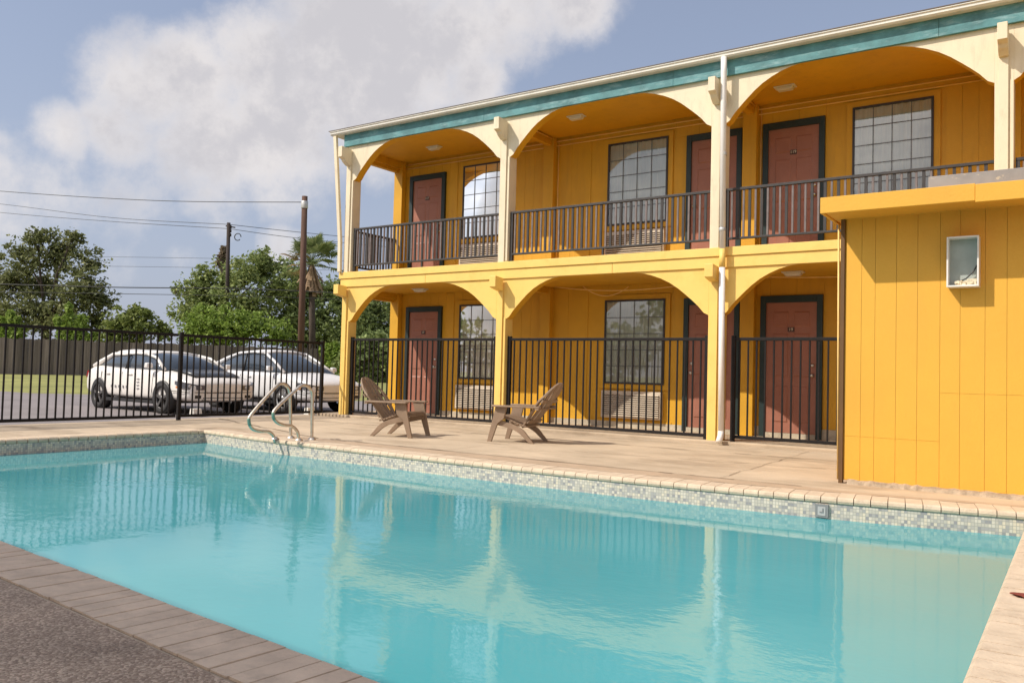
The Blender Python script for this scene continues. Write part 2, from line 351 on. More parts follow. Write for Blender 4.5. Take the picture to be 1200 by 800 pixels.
# ------------------------------------------------------------------ camera
cam = bpy.data.objects.new('camera', bpy.data.cameras.new('camera')); COL.objects.link(cam)
r_ = Vector((0.82468298, 0.56499699, 0.02600731)); u_ = Vector((-2.09267420e-04, -4.56773766e-02, 9.98956222e-01)); f_ = Vector((-0.5655952, 0.82382764, 0.03755112))
CAMP = Vector((0, -11.2602, 0.9193))
mw = Matrix((r_, u_, -f_)).transposed().to_4x4(); mw.translation = CAMP
cam.matrix_world = mw
FPX = 973.0184
cam.data.sensor_width = 36; cam.data.sensor_fit = 'HORIZONTAL'; cam.data.lens = FPX / 1200 * 36
cam.data.clip_start = .05; cam.data.clip_end = 3000
sc.camera = cam
def at(u, v, depth):
    """A point of the place found by surveying the photograph: pixel (1200 wide) and distance along the view axis."""
    return CAMP + (f_ + r_ * ((u - 600) / FPX) - u_ * ((v - 400) / FPX)) * depth
def dirpx(u, v): return (f_ + r_ * ((u - 600) / FPX) - u_ * ((v - 400) / FPX)).normalized()

# ------------------------------------------------------------------ light and sky
SUN = Vector((.80, 1.0, -1.27)).normalized()
el = math.asin(-SUN.z); azm = math.atan2(-SUN.x, -SUN.y)
ld = bpy.data.lights.new('sun', 'SUN'); ld.energy = 4.3; ld.angle = R(.55); ld.color = (1, .93, .82)
lo = bpy.data.objects.new('sun', ld); COL.objects.link(lo); lo.rotation_euler = SUN.to_track_quat('-Z', 'Y').to_euler(); lo.location = (0, -20, 30)

def make_world():
    w = bpy.data.worlds.new('World'); sc.world = w; w.use_nodes = True
    nt = w.node_tree; N = nt.nodes; L = nt.links
    bg = N['Background']; bg.inputs['Strength'].default_value = SKY
    sky = N.new('ShaderNodeTexSky'); sky.sky_type = 'NISHITA'; sky.sun_disc = False
    sky.sun_elevation = el; sky.sun_rotation = azm % (2 * math.pi); sky.air_density = 1.0; sky.dust_density = 2.0; sky.ozone_density = 1.0
    tc = N.new('ShaderNodeTexCoord'); d = tc.outputs['Generated']
    def nn(t): return N.new(t)
    def mth(op, a, b=None, c=None, clamp=False):
        n = nn('ShaderNodeMath'); n.operation = op; n.use_clamp = clamp
        for i, x in enumerate((a, b, c)):
            if x is None: continue
            if isinstance(x, (int, float)): n.inputs[i].default_value = x
            else: L.new(x, n.inputs[i])
        return n.outputs[0]
    def noise(scale, det, rough, loc=(0, 0, 0), st=(1, 1, 1)):
        mp = nn('ShaderNodeMapping'); mp.inputs['Location'].default_value = loc; mp.inputs['Scale'].default_value = st
        L.new(d, mp.inputs['Vector'])
        n = nn('ShaderNodeTexNoise'); n.inputs['Scale'].default_value = scale; n.inputs['Detail'].default_value = det; n.inputs['Roughness'].default_value = rough
        L.new(mp.outputs[0], n.inputs['Vector']); return n.outputs['Fac']
    blobs = [(165, 105, 85), (140, 155, 65), (225, 95, 80), (240, 160, 100), (310, 75, 90), (330, 150, 120), (390, 55, 110), (430, 130, 110), (480, 60, 115), (545, 35, 95),
             (600, 10, 95), (670, -10, 80), (560, 95, 60), (75, 158, 48), (60, 215, 85), (150, 232, 85), (10, 240, 85), (245, 215, 75), (203, 214, 26), (20, 200, 55), (330, 215, 60),
             (253, 258, 34), (330, 285, 34), (140, 300, 40), (210, 300, 30)]
    field = None
    for u, v, r in blobs:
        c = dirpx(u, v)
        dp = nn('ShaderNodeVectorMath'); dp.operation = 'DOT_PRODUCT'; L.new(d, dp.inputs[0]); dp.inputs[1].default_value = c
        ra = math.atan(r * .98 / FPX)
        mr = nn('ShaderNodeMapRange'); mr.inputs['From Min'].default_value = math.cos(ra); mr.inputs['From Max'].default_value = 1.0
        mr.inputs['To Min'].default_value = 0; mr.inputs['To Max'].default_value = (.74 if v > 190 else 1.0) if r > 40 else .60; mr.clamp = True
        L.new(dp.outputs['Value'], mr.inputs['Value'])
        field = mr.outputs[0] if field is None else mth('SMOOTH_MAX', field, mr.outputs[0], .12)
    n1 = noise(5.5, 9, .62); n2 = noise(16, 8, .65, (4, 2, 1)); n3 = noise(3.0, 5, .6, (9, 1, 5), (1, 1, 2.2))
    # clouds behind the camera, added to whiten the window reflections
    gen = mth('MULTIPLY', mth('SUBTRACT', n3, .36), 4.0)
    back = nn('ShaderNodeVectorMath'); back.operation = 'DOT_PRODUCT'; L.new(d, back.inputs[0]); back.inputs[1].default_value = (0.25, -0.9, 0.35)
    gen = mth('MULTIPLY', gen, mth('ADD', mth('MULTIPLY', back.outputs['Value'], 1.2), -.05, clamp=True))
    f2 = mth('ADD', field, mth('MULTIPLY', mth('SUBTRACT', n1, .5), 1.5))
    f2 = mth('ADD', f2, mth('MULTIPLY', mth('SUBTRACT', n2, .5), .95))
    f2 = mth('MULTIPLY', f2, mth('MULTIPLY', field, 6.0, clamp=True))
    f2 = mth('MAXIMUM', f2, gen)
    cov = nn('ShaderNodeMapRange'); cov.interpolation_type = 'SMOOTHSTEP'; cov.inputs['From Min'].default_value = .16; cov.inputs['From Max'].default_value = .98
    cov.inputs['To Max'].default_value = .93; L.new(f2, cov.inputs['Value'])
    # grey bellies: thick parts and a slow noise
    thick = nn('ShaderNodeMapRange'); thick.interpolation_type = 'SMOOTHSTEP'; thick.inputs['From Min'].default_value = .55; thick.inputs['From Max'].default_value = 1.25
    n4 = noise(7, 6, .6, (2, 8, 3))
    L.new(mth('ADD', mth('ADD', f2, mth('MULTIPLY', mth('SUBTRACT', n2, .5), .8)), mth('MULTIPLY', mth('SUBTRACT', n4, .5), 1.7)), thick.inputs['Value'])
    cc = nn('ShaderNodeMix'); cc.data_type = 'RGBA'; L.new(thick.outputs[0], cc.inputs['Factor'])
    k = CLOUDK
    cc.inputs['A'].default_value = (.86 * k, .815 * k, .80 * k, 1); cc.inputs['B'].default_value = (.64 * k, .62 * k, .645 * k, 1)
    glow = mth('MULTIPLY_ADD', mth('MAXIMUM', back.outputs['Value'], 0), 1.2, 1.0)      # sun-side clouds brightened further for window reflections and fill
    cs_ = nn('ShaderNodeVectorMath'); cs_.operation = 'SCALE'; L.new(cc.outputs['Result'], cs_.inputs[0]); L.new(glow, cs_.inputs['Scale'])
    # pale lavender haze towards the horizon
    sp = nn('ShaderNodeSeparateXYZ'); L.new(d, sp.inputs[0])
    hz = nn('ShaderNodeMapRange'); hz.inputs['From Min'].default_value = -.02; hz.inputs['From Max'].default_value = .42; hz.inputs['To Min'].default_value = .80; hz.inputs['To Max'].default_value = HZTOP
    hz.interpolation_type = 'SMOOTHSTEP'; L.new(sp.outputs['Z'], hz.inputs['Value'])
    hm = nn('ShaderNodeMix'); hm.data_type = 'RGBA'; L.new(hz.outputs[0], hm.inputs['Factor']); L.new(sky.outputs[0], hm.inputs['A'])
    hm.inputs['B'].default_value = (.45 * k, .49 * k, .63 * k, 1)
    mx = nn('ShaderNodeMix'); mx.data_type = 'RGBA'; L.new(cov.outputs[0], mx.inputs['Factor']); L.new(hm.outputs['Result'], mx.inputs['A']); L.new(cs_.outputs[0], mx.inputs['B'])
    L.new(mx.outputs['Result'], bg.inputs['Color'])
SKY = .128; EXPO = .08
CLOUDK = 1 / SKY / 2 ** EXPO
HZTOP = .45
make_world()
vs = sc.view_settings; vs.view_transform = 'Standard'; vs.look = 'None'; vs.gamma = 1; vs.exposure = EXPO; vs.use_curve_mapping = False

# ------------------------------------------------------------------ ground, parking lot
def dep(x, y): return -0.5655952 * x + 0.82382764 * (y + 11.2602)
def gz(x, y):
    d = dep(x, y)
    if d < 28 or x > -12: return -.15
    return -.15 + .31 * min(1, (d - 28) / 17)
xs = [-900, -400, -220, -140, -110] + [-100 + 4 * i for i in range(22)] + [-12.5, 5.2, 30, 100, 300, 900]
ys = [-900, -300, -100, -50, -30, -14.2] + [-12 + 4 * i for i in range(26)] + [110, 150, 250, 500, 900]
g = MB(); nx, ny = len(xs), len(ys)
gv = [(x, y, gz(x, y)) for y in ys for x in xs]; gf = []
for j in range(ny - 1):
    for i in range(nx - 1):
        cx, cy = (xs[i] + xs[i + 1]) / 2, (ys[j] + ys[j + 1]) / 2
        if -12.5 < cx < 5.2 and -14.2 < cy < 8: continue
        gf.append((j * nx + i, j * nx + i + 1, (j + 1) * nx + i + 1, (j + 1) * nx + i))
g.add(gv, gf); struct(g.build('ground', M['lawn']))
pk = MB(); pk.add([(-12.5, -60, -.146), (-12.5, 14.1, -.146), (-50.6, -12.0, -.146), (-120, -60, -.146)], [(0, 1, 2, 3)])
struct(pk.build('parking_lot', M['asphalt']))

# ------------------------------------------------------------------ pool
def catmull(P, n=6):
    out = []
    for i in range(len(P) - 1):
        p0 = P[max(i - 1, 0)]; p1 = P[i]; p2 = P[i + 1]; p3 = P[min(i + 2, len(P) - 1)]
        for k in range(n):
            t = k / n; out.append(tuple(.5 * ((2 * b) + (c - a) * t + (2 * a - 5 * b + 4 * c - e) * t * t + (3 * b - a - 3 * c + e) * t ** 3) for a, b, c, e in zip(p0, p1, p2, p3)))
    out.append(P[-1]); return out
FAR = catmull([(-10.22, -3.99), (-8.3, -4.24), (-6.75, -4.34), (-5.43, -4.40), (-4.34, -4.43), (-3.4, -4.43), (-2.64, -4.40), (-1.93, -4.35), (-1.3, -4.27), (-.277, -4.09)])
NEARL, NEARR = (-10.22, -8.80), (-.277, -9.545)
POOL = FAR + [NEARR, NEARL]            # clockwise seen from above: far edge left to right, then the near edge
def offset_poly(P, d):
    out = []; n = len(P)
    for i in range(n):
        a = Vector(P[i - 1]); b = Vector(P[i]); c = Vector(P[(i + 1) % n])
        n1 = Vector((-(b - a).y, (b - a).x)).normalized(); n2 = Vector((-(c - b).y, (c - b).x)).normalized()
        m = (n1 + n2); m = m / max(m.length_squared / 2, .3) if m.length > 1e-6 else n1
        out.append((b.x + m.x * d, b.y + m.y * d))
    return out
CW = .27
OUT = offset_poly(POOL, CW)
def fill(outer, inner, z, name, mat, skirt=None):
    bm = bmesh.new(); es = []
    for loop in (outer, inner):
        if not loop: continue
        vv = [bm.verts.new((x, y, z)) for x, y in loop]
        es += [bm.edges.new((vv[i], vv[(i + 1) % len(vv)])) for i in range(len(vv))]
    bmesh.ops.triangle_fill(bm, use_beauty=True, edges=es)
    for f in bm.faces:
        if f.normal.z < 0: f.normal_flip()
    if skirt is not None:
        oe = [e for e in bm.edges if e.is_boundary]
        r = bmesh.ops.extrude_edge_only(bm, edges=oe)
        for v in r['geom']:
            if isinstance(v, bmesh.types.BMVert): v.co.z = skirt
    me = bpy.data.meshes.new(name); bm.to_mesh(me); bm.free(); me.materials.append(mat)
    o = bpy.data.objects.new(name, me); COL.objects.link(o); return struct(o)
fill([(-12.5, -14.2), (5.2, -14.2), (5.2, -.14), (-12.5, -.14)], OUT, 0.0, 'pool_deck', M['conc'], skirt=-.3)
# aggregate paving on the near side
a0 = (Vector(NEARL) + Vector((-3, .2))); 
lo_in = [OUT[-1], OUT[-2]]
agg = MB(); e1, e2 = Vector(OUT[-1]), Vector(OUT[-2]); dv = (e2 - e1).normalized()
e0 = e1 - dv * 2.2; e3 = e2 + dv * 5
agg.add([(e0.x, e0.y - .012, .004), (e3.x, e3.y - .012, .004), (5, -14.1, .004), (-12.4, -14.1, .004)], [(0, 3, 2, 1)])
struct(agg.build('aggregate_paving', M['pebble']))
# basin
bas = MB(); n = len(POOL); W2 = offset_poly(POOL, -.02)
def ring(P, z): return [(x, y, z) for x, y in P]
bas.add(ring(W2, -.055) + ring(W2, -.33), [(i, (i + 1) % n, n + (i + 1) % n, n + i) for i in range(n)], 0)
bas.add(ring(W2, -.33) + ring(W2, -1.5), [(i, (i + 1) % n, n + (i + 1) % n, n + i) for i in range(n)], 1)
bas.add(ring(W2, -1.5), [tuple(range(n))], 1)
struct(bas.build('pool_basin', [M['tile'], M['plaster']], fixn=False))
wt = MB(); wt.add(ring(offset_poly(POOL, -.018), -.175), [tuple(range(n - 1, -1, -1))]); struct(wt.build('pool_water', M['water'], fixn=False))
# coping: single bricks laid round the edge, bullnosed towards the water
cop = MB(); bed = MB()
bed.add(ring(OUT, -.004) + ring(POOL, -.006), [(i, (i + 1) % n, n + (i + 1) % n, n + i) for i in range(n)], 0)
struct(bed.build('coping_bed', M['grout'], fixn=False))
def brick(p, q, nrm, L_, gap, h=0.0, mi=0):
    t = (q - p).normalized(); a = p + t * gap / 2; b = q - t * gap / 2
    prof = [(-.012, -.058), (-.030, -.045), (-.034, -.028), (-.028, -.010), (-.014, .001 + h), (L_, .003 + h), (L_, -.05)]
    vsx = [(*(a + nrm * s_).to_tuple(), z) for s_, z in prof] + [(*(b + nrm * s_).to_tuple(), z) for s_, z in prof]
    k = len(prof); fs = [(i, (i + 1) % k, k + (i + 1) % k, k + i) for i in range(k)] + [tuple(range(k)), tuple(range(2 * k - 1, k - 1, -1))]
    cop.add(vsx, fs, mi)
def lay(P, width, L_, gap, mi=0):
    # walk the polyline and lay bricks of about the given width
    segs = [(Vector(P[i]), Vector(P[i + 1])) for i in range(len(P) - 1)]; tot = sum((b - a).length for a, b in segs)
    m_ = max(1, round(tot / width)); st = tot / m_
    def pt(s):
        for a, b in segs:
            l = (b - a).length
            if s <= l + 1e-9: return a + (b - a) * (s / l)
            s -= l
        return segs[-1][1]
    for i in range(m_):
        p, q = pt(i * st), pt((i + 1) * st); t = (q - p).normalized(); nr = Vector((-t.y, t.x))
        brick(p, q, nr, L_ - .01 + random.uniform(-.004, .004), gap, random.uniform(-.001, .002), mi)
lay(FAR, .122, CW, .006); lay([FAR[-1], NEARR], .11, CW, .007); lay([NEARR, NEARL], .094, CW, .007, 1); lay([NEARL, FAR[0]], .12, CW, .012)
struct(cop.build('pool_coping', [M['brick'], M['brick_shade_lift']]))
# joints and cracks of the concrete deck
jt = MB()
def crack(P, w, z=.006):
    w0 = w
    for i in range(len(P) - 1):
        w = w0 * random.uniform(.35, 1.0)
        a, b = Vector(P[i]), Vector(P[i + 1]); t = (b - a).normalized(); nr = Vector((-t.y, t.x)) * w / 2
        jt.add([(*(a - nr), z), (*(b - nr), z), (*(b + nr), z), (*(a + nr), z)], [(0, 1, 2, 3)])
def jag(a, b, m_, amp):
    a, b = Vector(a), Vector(b); nr = Vector((-(b - a).y, (b - a).x)).normalized()
    return [tuple(a + (b - a) * i / m_ + nr * (random.uniform(-amp, amp) if 0 < i < m_ else 0)) for i in range(m_ + 1)]
crack(jag((-8.0, -3.70), (-2.0, -3.86), 40, .012), .045)
crack(jag((-12.2, -2.3), (-8.2, -3.72), 22, .03), .04); crack(jag((-12.2, -1.3), (-2.1, -1.25), 50, .02), .035)
crack(jag((-10.0, -.2), (-10.1, -3.6), 16, .02), .010); crack(jag((-6.2, -.2), (-6.1, -3.7), 16, .02), .010); crack(jag((-2.9, -.2), (-2.75, -3.8), 16, .02), .010)
crack(jag((-5.0, -2.6), (-2.2, -2.2), 18, .05), .02)
crack([(-10.5, -3.9), (-10.53, -8.7)], .012)
struct(jt.build('deck_joints', M['joint'], fixn=False))
ap = MB(); ko = OUT[:len(FAR)]
ap.add([(x, y, .003) for x, y in ko] + [(x, max(y + .12, -3.74 - .022 * (x + 8)), .003) for x, y in ko], [(i, i + 1, len(ko) + i + 1, len(ko) + i) for i in range(len(ko) - 1)])
struct(ap.build('coping_apron', M['apron'], fixn=False))

# ------------------------------------------------------------------ motel building
CX = [-11.61, -7.965, -4.266, -.755, 2.90]      # column centres
YW = 1.5                                       # porch depth: the room wall
XL, XR = -11.75, 6.0
F2 = 2.75
motel = empty('motel_building', (-3.6, 0, 0), 'two storey yellow motel with arched balcony, teal fascia and terracotta doors', 'building')
def part(mb, name, mats, **k): return mb.build(name, mats, motel, **k)
# room wall with vertical siding boards, pierced only visually by frames set proud of it
w = MB(); w.box(XL + .16, XR, YW, 7.5, 0, 5.6)
part(w, 'room_block', M['yellow'])
WIN = [(-9.99, -8.89), (-6.80, -5.68), (-2.77, -1.70)]
DOOR = [(-11.37, -10.44), (-5.35, -4.42), (-4.09, -3.16)]
sd = MB()
def clear(x0, x1, z0, z1, holes):
    """vertical strip of siding x0..x1 cut where openings are"""
    cuts = sorted([(a, b) for (hx0, hx1, a, b) in holes if hx0 < x1 and hx1 > x0])
    z = z0
    for a, b in cuts:
        if a > z + .02: sd.box(x0, x1, YW - .012, YW - .002, z, a)
        z = max(z, b)
    if z < z1 - .02: sd.box(x0, x1, YW - .012, YW - .002, z, z1)
holes = []
for a, b in WIN:
    for zz in (0, F2 - .02): holes += [(a - .09, b + .09, .68 + zz, 2.31 + zz), (a - .02, b + .02, .17 + zz, .70 + zz)]
for a, b in DOOR: holes += [(a - .005, b + .005, 0, 2.205), (a - .005, b + .005, F2, 4.885)]
x = XL + .2
while x < 0.5:
    st_ = .2 if (x < -10 or -8.85 < x < -8.0 or -1.6 < x) else .4
    clear(x + .0015, x + st_ - .0015, .14, 2.44, holes); clear(x + .0015, x + st_ - .0015, F2 + .01, 5.17, holes); x += st_
part(sd, 'siding_boards', M['yellow'])
fd = MB()
xx = [XL + .16] + [v for ab in sorted(DOOR) for v in ab] + [2.0]
for i in range(0, len(xx) - 1, 2): fd.box(xx[i], xx[i + 1], YW - .02, YW - .001, .04, .14 if xx[i] < -6 else .20)
part(fd, 'foundation_strip', M['found'])
# porch slab and step
ps = MB(); ps.box(-12.2, 5.2, -.10, 7.9, -.2, .045); part(ps, 'porch_slab', M['conc'], bevel=.01)
# upper deck, ceilings
dk = MB(); dk.box(XL, XR, .02, YW - .02, 2.47, 2.745); part(dk, 'balcony_deck', M['yellow'])
bd = MB(); bd.box(XL - .03, XR, -.045, .018, 2.632, 2.755); part(bd, 'deck_edge_trim', M['pale_yellow'], bevel=.006)
bb = MB()
for a, b in ((XL, -9.62), (-9.615, -5.9), (-5.895, -2.3), (-2.295, XR)): bb.box(a, b, -.025, .018, 2.472, 2.629)
part(bb, 'deck_edge_board', M['pale_yellow'], bevel=.004)
cl = MB(); cl.box(XL - .02, XR, .0, YW + .3, 5.192, 5.30); part(cl, 'porch_ceiling', M['yellow'])
# fascia, gutter, roof
fs = MB()
for a, b in ((XL, -8.4), (-8.397, -4.95), (-4.947, -1.45), (-1.447, XR)): fs.box(a, b, -.05, -.002, 5.185, 5.47)
part(fs, 'teal_fascia', M['teal'], bevel=.004)
gu = MB(); gu.prism([(-.052, 5.412), (-.14, 5.412), (-.165, 5.435), (-.165, 5.465), (-.18, 5.475), (-.18, 5.486), (-.165, 5.486), (-.15, 5.475), (-.052, 5.475)], XL - .27, XR, axis='x')
part(gu, 'gutter', M['gutter'])
rf = MB(); rf.prism([(-.185, 5.490), (-.185, 5.502), (3.8, 5.95), (7.8, 5.52), (7.8, 5.50), (3.8, 5.85)], XL - .30, XR, axis='x'); part(rf, 'roof', M['roof'])
sf = MB(); sf.box(XL - .26, XL, -.05, 7.6, 5.42, 5.50); part(sf, 'end_soffit', M['gutter'])
# arches: solid spandrel boards cut to an arc, cream above and pale yellow below
def spandrel(xa, xb, zs, zc, side):
    """from a column at xa (spring zs) up to the flat crown at xb; side -1/+1 irrelevant, drawn from xa to xb"""
    P = []
    H = zc - zs; Wd = xb - xa
    # circular-like arc measured from the photograph: t along the run, height fraction
    prof = [(0, 0), (.06, .055), (.13, .20), (.205, .325), (.29, .455), (.39, .60), (.50, .73), (.62, .835), (.75, .92), (.88, .975), (1, 1)]
    return [(xa + Wd * t, zs + H * q) for t, q in prof]
for zs, zc, mname, lname in ((4.515, 5.19, 'cream', 'upper'), (1.808, 2.47, 'pale_yellow', 'lower')):
    for i in range(len(CX) - 1):
        L0, R0 = CX[i] + .10, CX[i + 1] - .10
        for xa, xb in ((L0, L0 + 1.05), (R0, R0 - 1.20)):
            arc = spandrel(xa, xb, zs, zc, 1)
            s = MB(); s.prism([(xa, zc)] + arc, .0, .16, 0, side_mi=1)
            o = part(s, 'arch_spandrel', [M[mname], M['yellow']])
# columns with batten faces, brackets
for i, cx in enumerate(CX):
    c = MB(); c.box(cx - .10, cx + .10, .0, .20, F2, 5.19); c.box(cx - .055, cx + .045, -.032, -.001, F2 + .005, 5.10); c.box(cx + .062, cx + .098, -.012, -.001, F2 + .02, 4.52)
    part(c, 'upper_column', M['cream'], bevel=.004)
    c = MB(); c.box(cx - .10, cx + .10, .0, .20, .0, 2.471); c.box(cx - .055, cx + .045, -.032, -.001, .0, 2.30); c.box(cx + .062, cx + .098, -.012, -.001, .05, 1.82)
    part(c, 'lower_column', M['pale_yellow'], bevel=.004)
    b = MB(); b.prism([(-.03, 5.12), (-.28, 5.13), (-.28, 4.93), (-.20, 4.90), (-.17, 4.86), (-.08, 4.80), (-.03, 4.80)], cx - .055, cx + .05, axis='x'); part(b, 'upper_bracket', M['cream'], bevel=.006)
    b = MB(); b.prism([(-.046, 2.48), (-.27, 2.50), (-.27, 2.32), (-.20, 2.30), (-.046, 2.27)], cx - .065, cx + .06, axis='x'); part(b, 'lower_bracket', M['pale_yellow'], bevel=.006)
    # pilaster on the room wall and ceiling beams
    for z0, z1 in ((.045, 2.468), (F2, 5.19)):
        p = MB(); p.box(cx - .12, cx + .10, YW - .13, YW - .013, z0, z1); part(p, 'pilaster', M['yellow'], bevel=.004)
    p = MB(); p.box(cx - .05, cx + .05, .201, YW - .131, 5.05, 5.191); part(p, 'ceiling_beam', M['yellow'])
    p = MB(); p.box(cx - .05, cx + .05, .201, YW - .131, 2.36, 2.469); part(p, 'ceiling_beam', M['yellow'])
# left end: header beams and corner braces over the open end
for z0, z1, zb in ((4.98, 5.19, 4.98), (2.30, 2.468, 2.30)):
    e = MB(); e.box(XL + .03, XL + .13, .201, YW - .131, z0, z1 - .003); part(e, 'end_header', M['yellow'])
# doors
def door(x0, x1, z0, z1, knob, number):
    fr = MB(); t = .085; zt = z1
    fr.box(x0, x0 + t, YW - .055, YW - .001, z0, zt); fr.box(x1 - t, x1, YW - .055, YW - .001, z0, zt); fr.box(x0 + t, x1 - t, YW - .055, YW - .001, zt - t - .02, zt)
    f = part(fr, 'door_frame', M['frame'], bevel=.004)
    a, b, c, d = x0 + t, x1 - t, z0 + (.075 if z0 < 1 and x0 > -8 else .03), zt - t - .022
    lf = MB(); lf.box(a, b, YW - .026, YW - .002, c, d)
    wd, ht = b - a, d - c
    def pan(u0, u1, v0, v1):
        x_0, x_1, z_0, z_1 = a + wd * u0, a + wd * u1, c + ht * v0, c + ht * v1
        r = .018; yo, yi = YW - .0265, YW - .036
        lf.hexa([(x_0, yo, z_0), (x_1, yo, z_0), (x_1, yo, z_1), (x_0, yo, z_1)], [(x_0 + r, yi, z_0 + r), (x_1 - r, yi, z_0 + r), (x_1 - r, yi, z_1 - r), (x_0 + r, yi, z_1 - r)])
    for u0, u1 in ((.14, .45), (.55, .86)): pan(u0, u1, .08, .36); pan(u0, u1, .43, .76); pan(u0, u1, .81, .93)
    l = part(lf, 'door', M['door'])
    kx = b - .06 if knob > 0 else a + .06
    k = MB(); k.lathe([(0, -.085), (.022, -.08), (.03, -.065), (.022, -.05), (.012, -.045), (.012, -.03), (.028, -.028), (.028, -.022)], (kx, YW, z0 + .95), axis='y', n=14)
    k.lathe([(0, -.045), (.024, -.043), (.026, -.028)], (kx, YW, z0 + 1.10), axis='y', n=14); k.build('handle', M['steel'], l)
    mx_ = (a + b) / 2 + (.0 if knob else 0)
    pl = MB(); pl.box(mx_ - .05, mx_ + .05, YW - .036, YW - .0265, z0 + 1.60, z0 + 1.67); pl_o = pl.build('number_plate', M['plate'], l)
    cu = bpy.data.curves.new('number', 'FONT'); cu.body = number; cu.size = .062; cu.align_x = 'CENTER'; cu.align_y = 'CENTER'; cu.extrude = .002
    tmp = bpy.data.objects.new('number', cu); COL.objects.link(tmp)
    me = bpy.data.meshes.new_from_object(tmp.evaluated_get(bpy.context.evaluated_depsgraph_get())); COL.objects.unlink(tmp); bpy.data.objects.remove(tmp)
    me.materials.clear(); me.materials.append(M['digits'])
    me.transform(Matrix.Translation((mx_ - motel.location.x, YW - .0385 - motel.location.y, z0 + 1.635)) @ Matrix.Rotation(R(90), 4, 'X'))
    # digits belong to the door leaf (deepest level)
    o = bpy.data.objects.new('number_digits', me); COL.objects.link(o); o.parent = l
    ts = MB(); ts.box(a, b, YW - .07, YW - .0275, z0 + .0, c - .004); ts.build('threshold', M['found'], l)
nums = ['101', '102', '103', '201', '202', '203']
for i, (a, b) in enumerate(DOOR):
    kn = -1 if i == 1 else 1
    door(a, b, .045, 2.20, kn, ['17', '18', '19'][i]); door(a, b, F2 + .005, 4.88, kn, ['117', '118', '119'][i])
# windows with curtains, and air conditioners below them
def window(x0, x1, z0, z1):
    fr = MB(); t = .03
    fr.box(x0, x0 + t, YW - .05, YW - .013, z0, z1); fr.box(x1 - t, x1, YW - .05, YW - .013, z0, z1); fr.box(x0 + t, x1 - t, YW - .05, YW - .013, z0, z0 + t); fr.box(x0 + t, x1 - t, YW - .05, YW - .013, z1 - t, z1)
    f = part(fr, 'window', M['dark_trim'])
    mu = MB(); a, b, c, d = x0 + t, x1 - t, z0 + t, z1 - t
    for k in range(1, 4): xm = a + (b - a) * k / 4; mu.box(xm - .005, xm + .005, YW - .0475, YW - .041, c, d)
    for k in range(1, 5): zm = c + (d - c) * k / 5; mu.box(a, b, YW - .0465, YW - .0415, zm - .005, zm + .005)
    mu.build('muntins', M['muntin'], f)
    gl = MB(); gl.add([(a, YW - .0385, c), (b, YW - .0385, c), (b, YW - .0385, d), (a, YW - .0385, d)], [(0, 1, 2, 3)]); gl.build('glass_pane', M['glass'], f)
    cu = MB(); m_ = 140; vs_ = []; ph = random.uniform(0, 6)
    for k in range(m_ + 1):
        q = k / m_; yy = YW - .0195 + .014 * math.sin(q * 2 * math.pi * 8 + ph + 1.5 * math.sin(q * 9)) * (.6 + .4 * math.sin(q * 23 + ph)) 
        vs_ += [(a + (b - a) * q, yy, c), (a + (b - a) * q, yy, d)]
    cu.add(vs_, [(2 * k, 2 * k + 2, 2 * k + 3, 2 * k + 1) for k in range(m_)], 0, True); cu.build('curtain', M['curtain'], f, fixn=False)
    tr = MB(); s = .085
    tr.box(x0 - s, x0 - .001, YW - .030, YW - .003, z0 - s, z1 + s); tr.box(x1 + .001, x1 + s, YW - .030, YW - .003, z0 - s, z1 + s)
    tr.box(x0, x1, YW - .030, YW - .003, z1 + .001, z1 + s); tr.box(x0, x1, YW - .030, YW - .003, z0 - s, z0 - .001)
    tr.build('window_trim', M['yellow'], f)
def aircon(x0, x1, z0, z1):
    b = MB(); b.box(x0, x1, YW - .10, YW - .003, z0, z1); o = part(b, 'air_conditioner', M['ac'], bevel=.01)
    r = MB(); r.box(x0 + .03, x1 - .03, YW - .1025, YW - .10, z0 + .04, z1 - .05); r.build('grille_recess', M['acdark'], o)
    s = MB(); nz = 11
    for k in range(nz):
        zz = z0 + .05 + (z1 - z0 - .11) * k / (nz - 1)
        s.hexa([(x0 + .03, YW - .128, zz - .010), (x1 - .03, YW - .128, zz - .010), (x1 - .03, YW - .103, zz + .002), (x0 + .03, YW - .103, zz + .002)],
               [(x0 + .03, YW - .128, zz - .001), (x1 - .03, YW - .128, zz - .001), (x1 - .03, YW - .103, zz + .012), (x0 + .03, YW - .103, zz + .012)])
    s.build('louvres', M['ac'], o)
for a, b in WIN:
    for zz, h_ in ((0, 0), (F2 - .03, 0)):
        window(a, b, .78 + zz, 2.21 + zz); aircon(a - .01, b - .02, .20 + zz, .66 + zz)
# porch lights and conduits
for (lx, ly, lz) in ((-10.36, .7, 2.468), (-3.565, .8, 5.191), (-3.4, .75, 2.468), (-10.2, .8, 5.191), (-6.9, .5, 5.191)):
    l = MB(); l.box(lx - .15, lx + .15, ly - .075, ly + .075, lz - .018, lz); o = part(l, 'porch_light', M['gutter'], bevel=.004)
    l = MB(); l.hexa([(lx - .10, ly - .045, lz - .065), (lx + .10, ly - .045, lz - .065), (lx + .10, ly + .045, lz - .065), (lx - .10, ly + .045, lz - .065)],
                     [(lx - .13, ly - .065, lz - .019), (lx + .13, ly - .065, lz - .019), (lx + .13, ly + .065, lz - .019), (lx - .13, ly + .065, lz - .019)]); l.build('lamp_cover', M['lamp'], o, bevel=.01)
for zt in (5.13, 5.05):
    c = MB(); c.tube([(XL + .25, YW - .03, zt), (.5, YW - .03, zt)], .011, 6); part(c, 'conduit', M['conduit'])
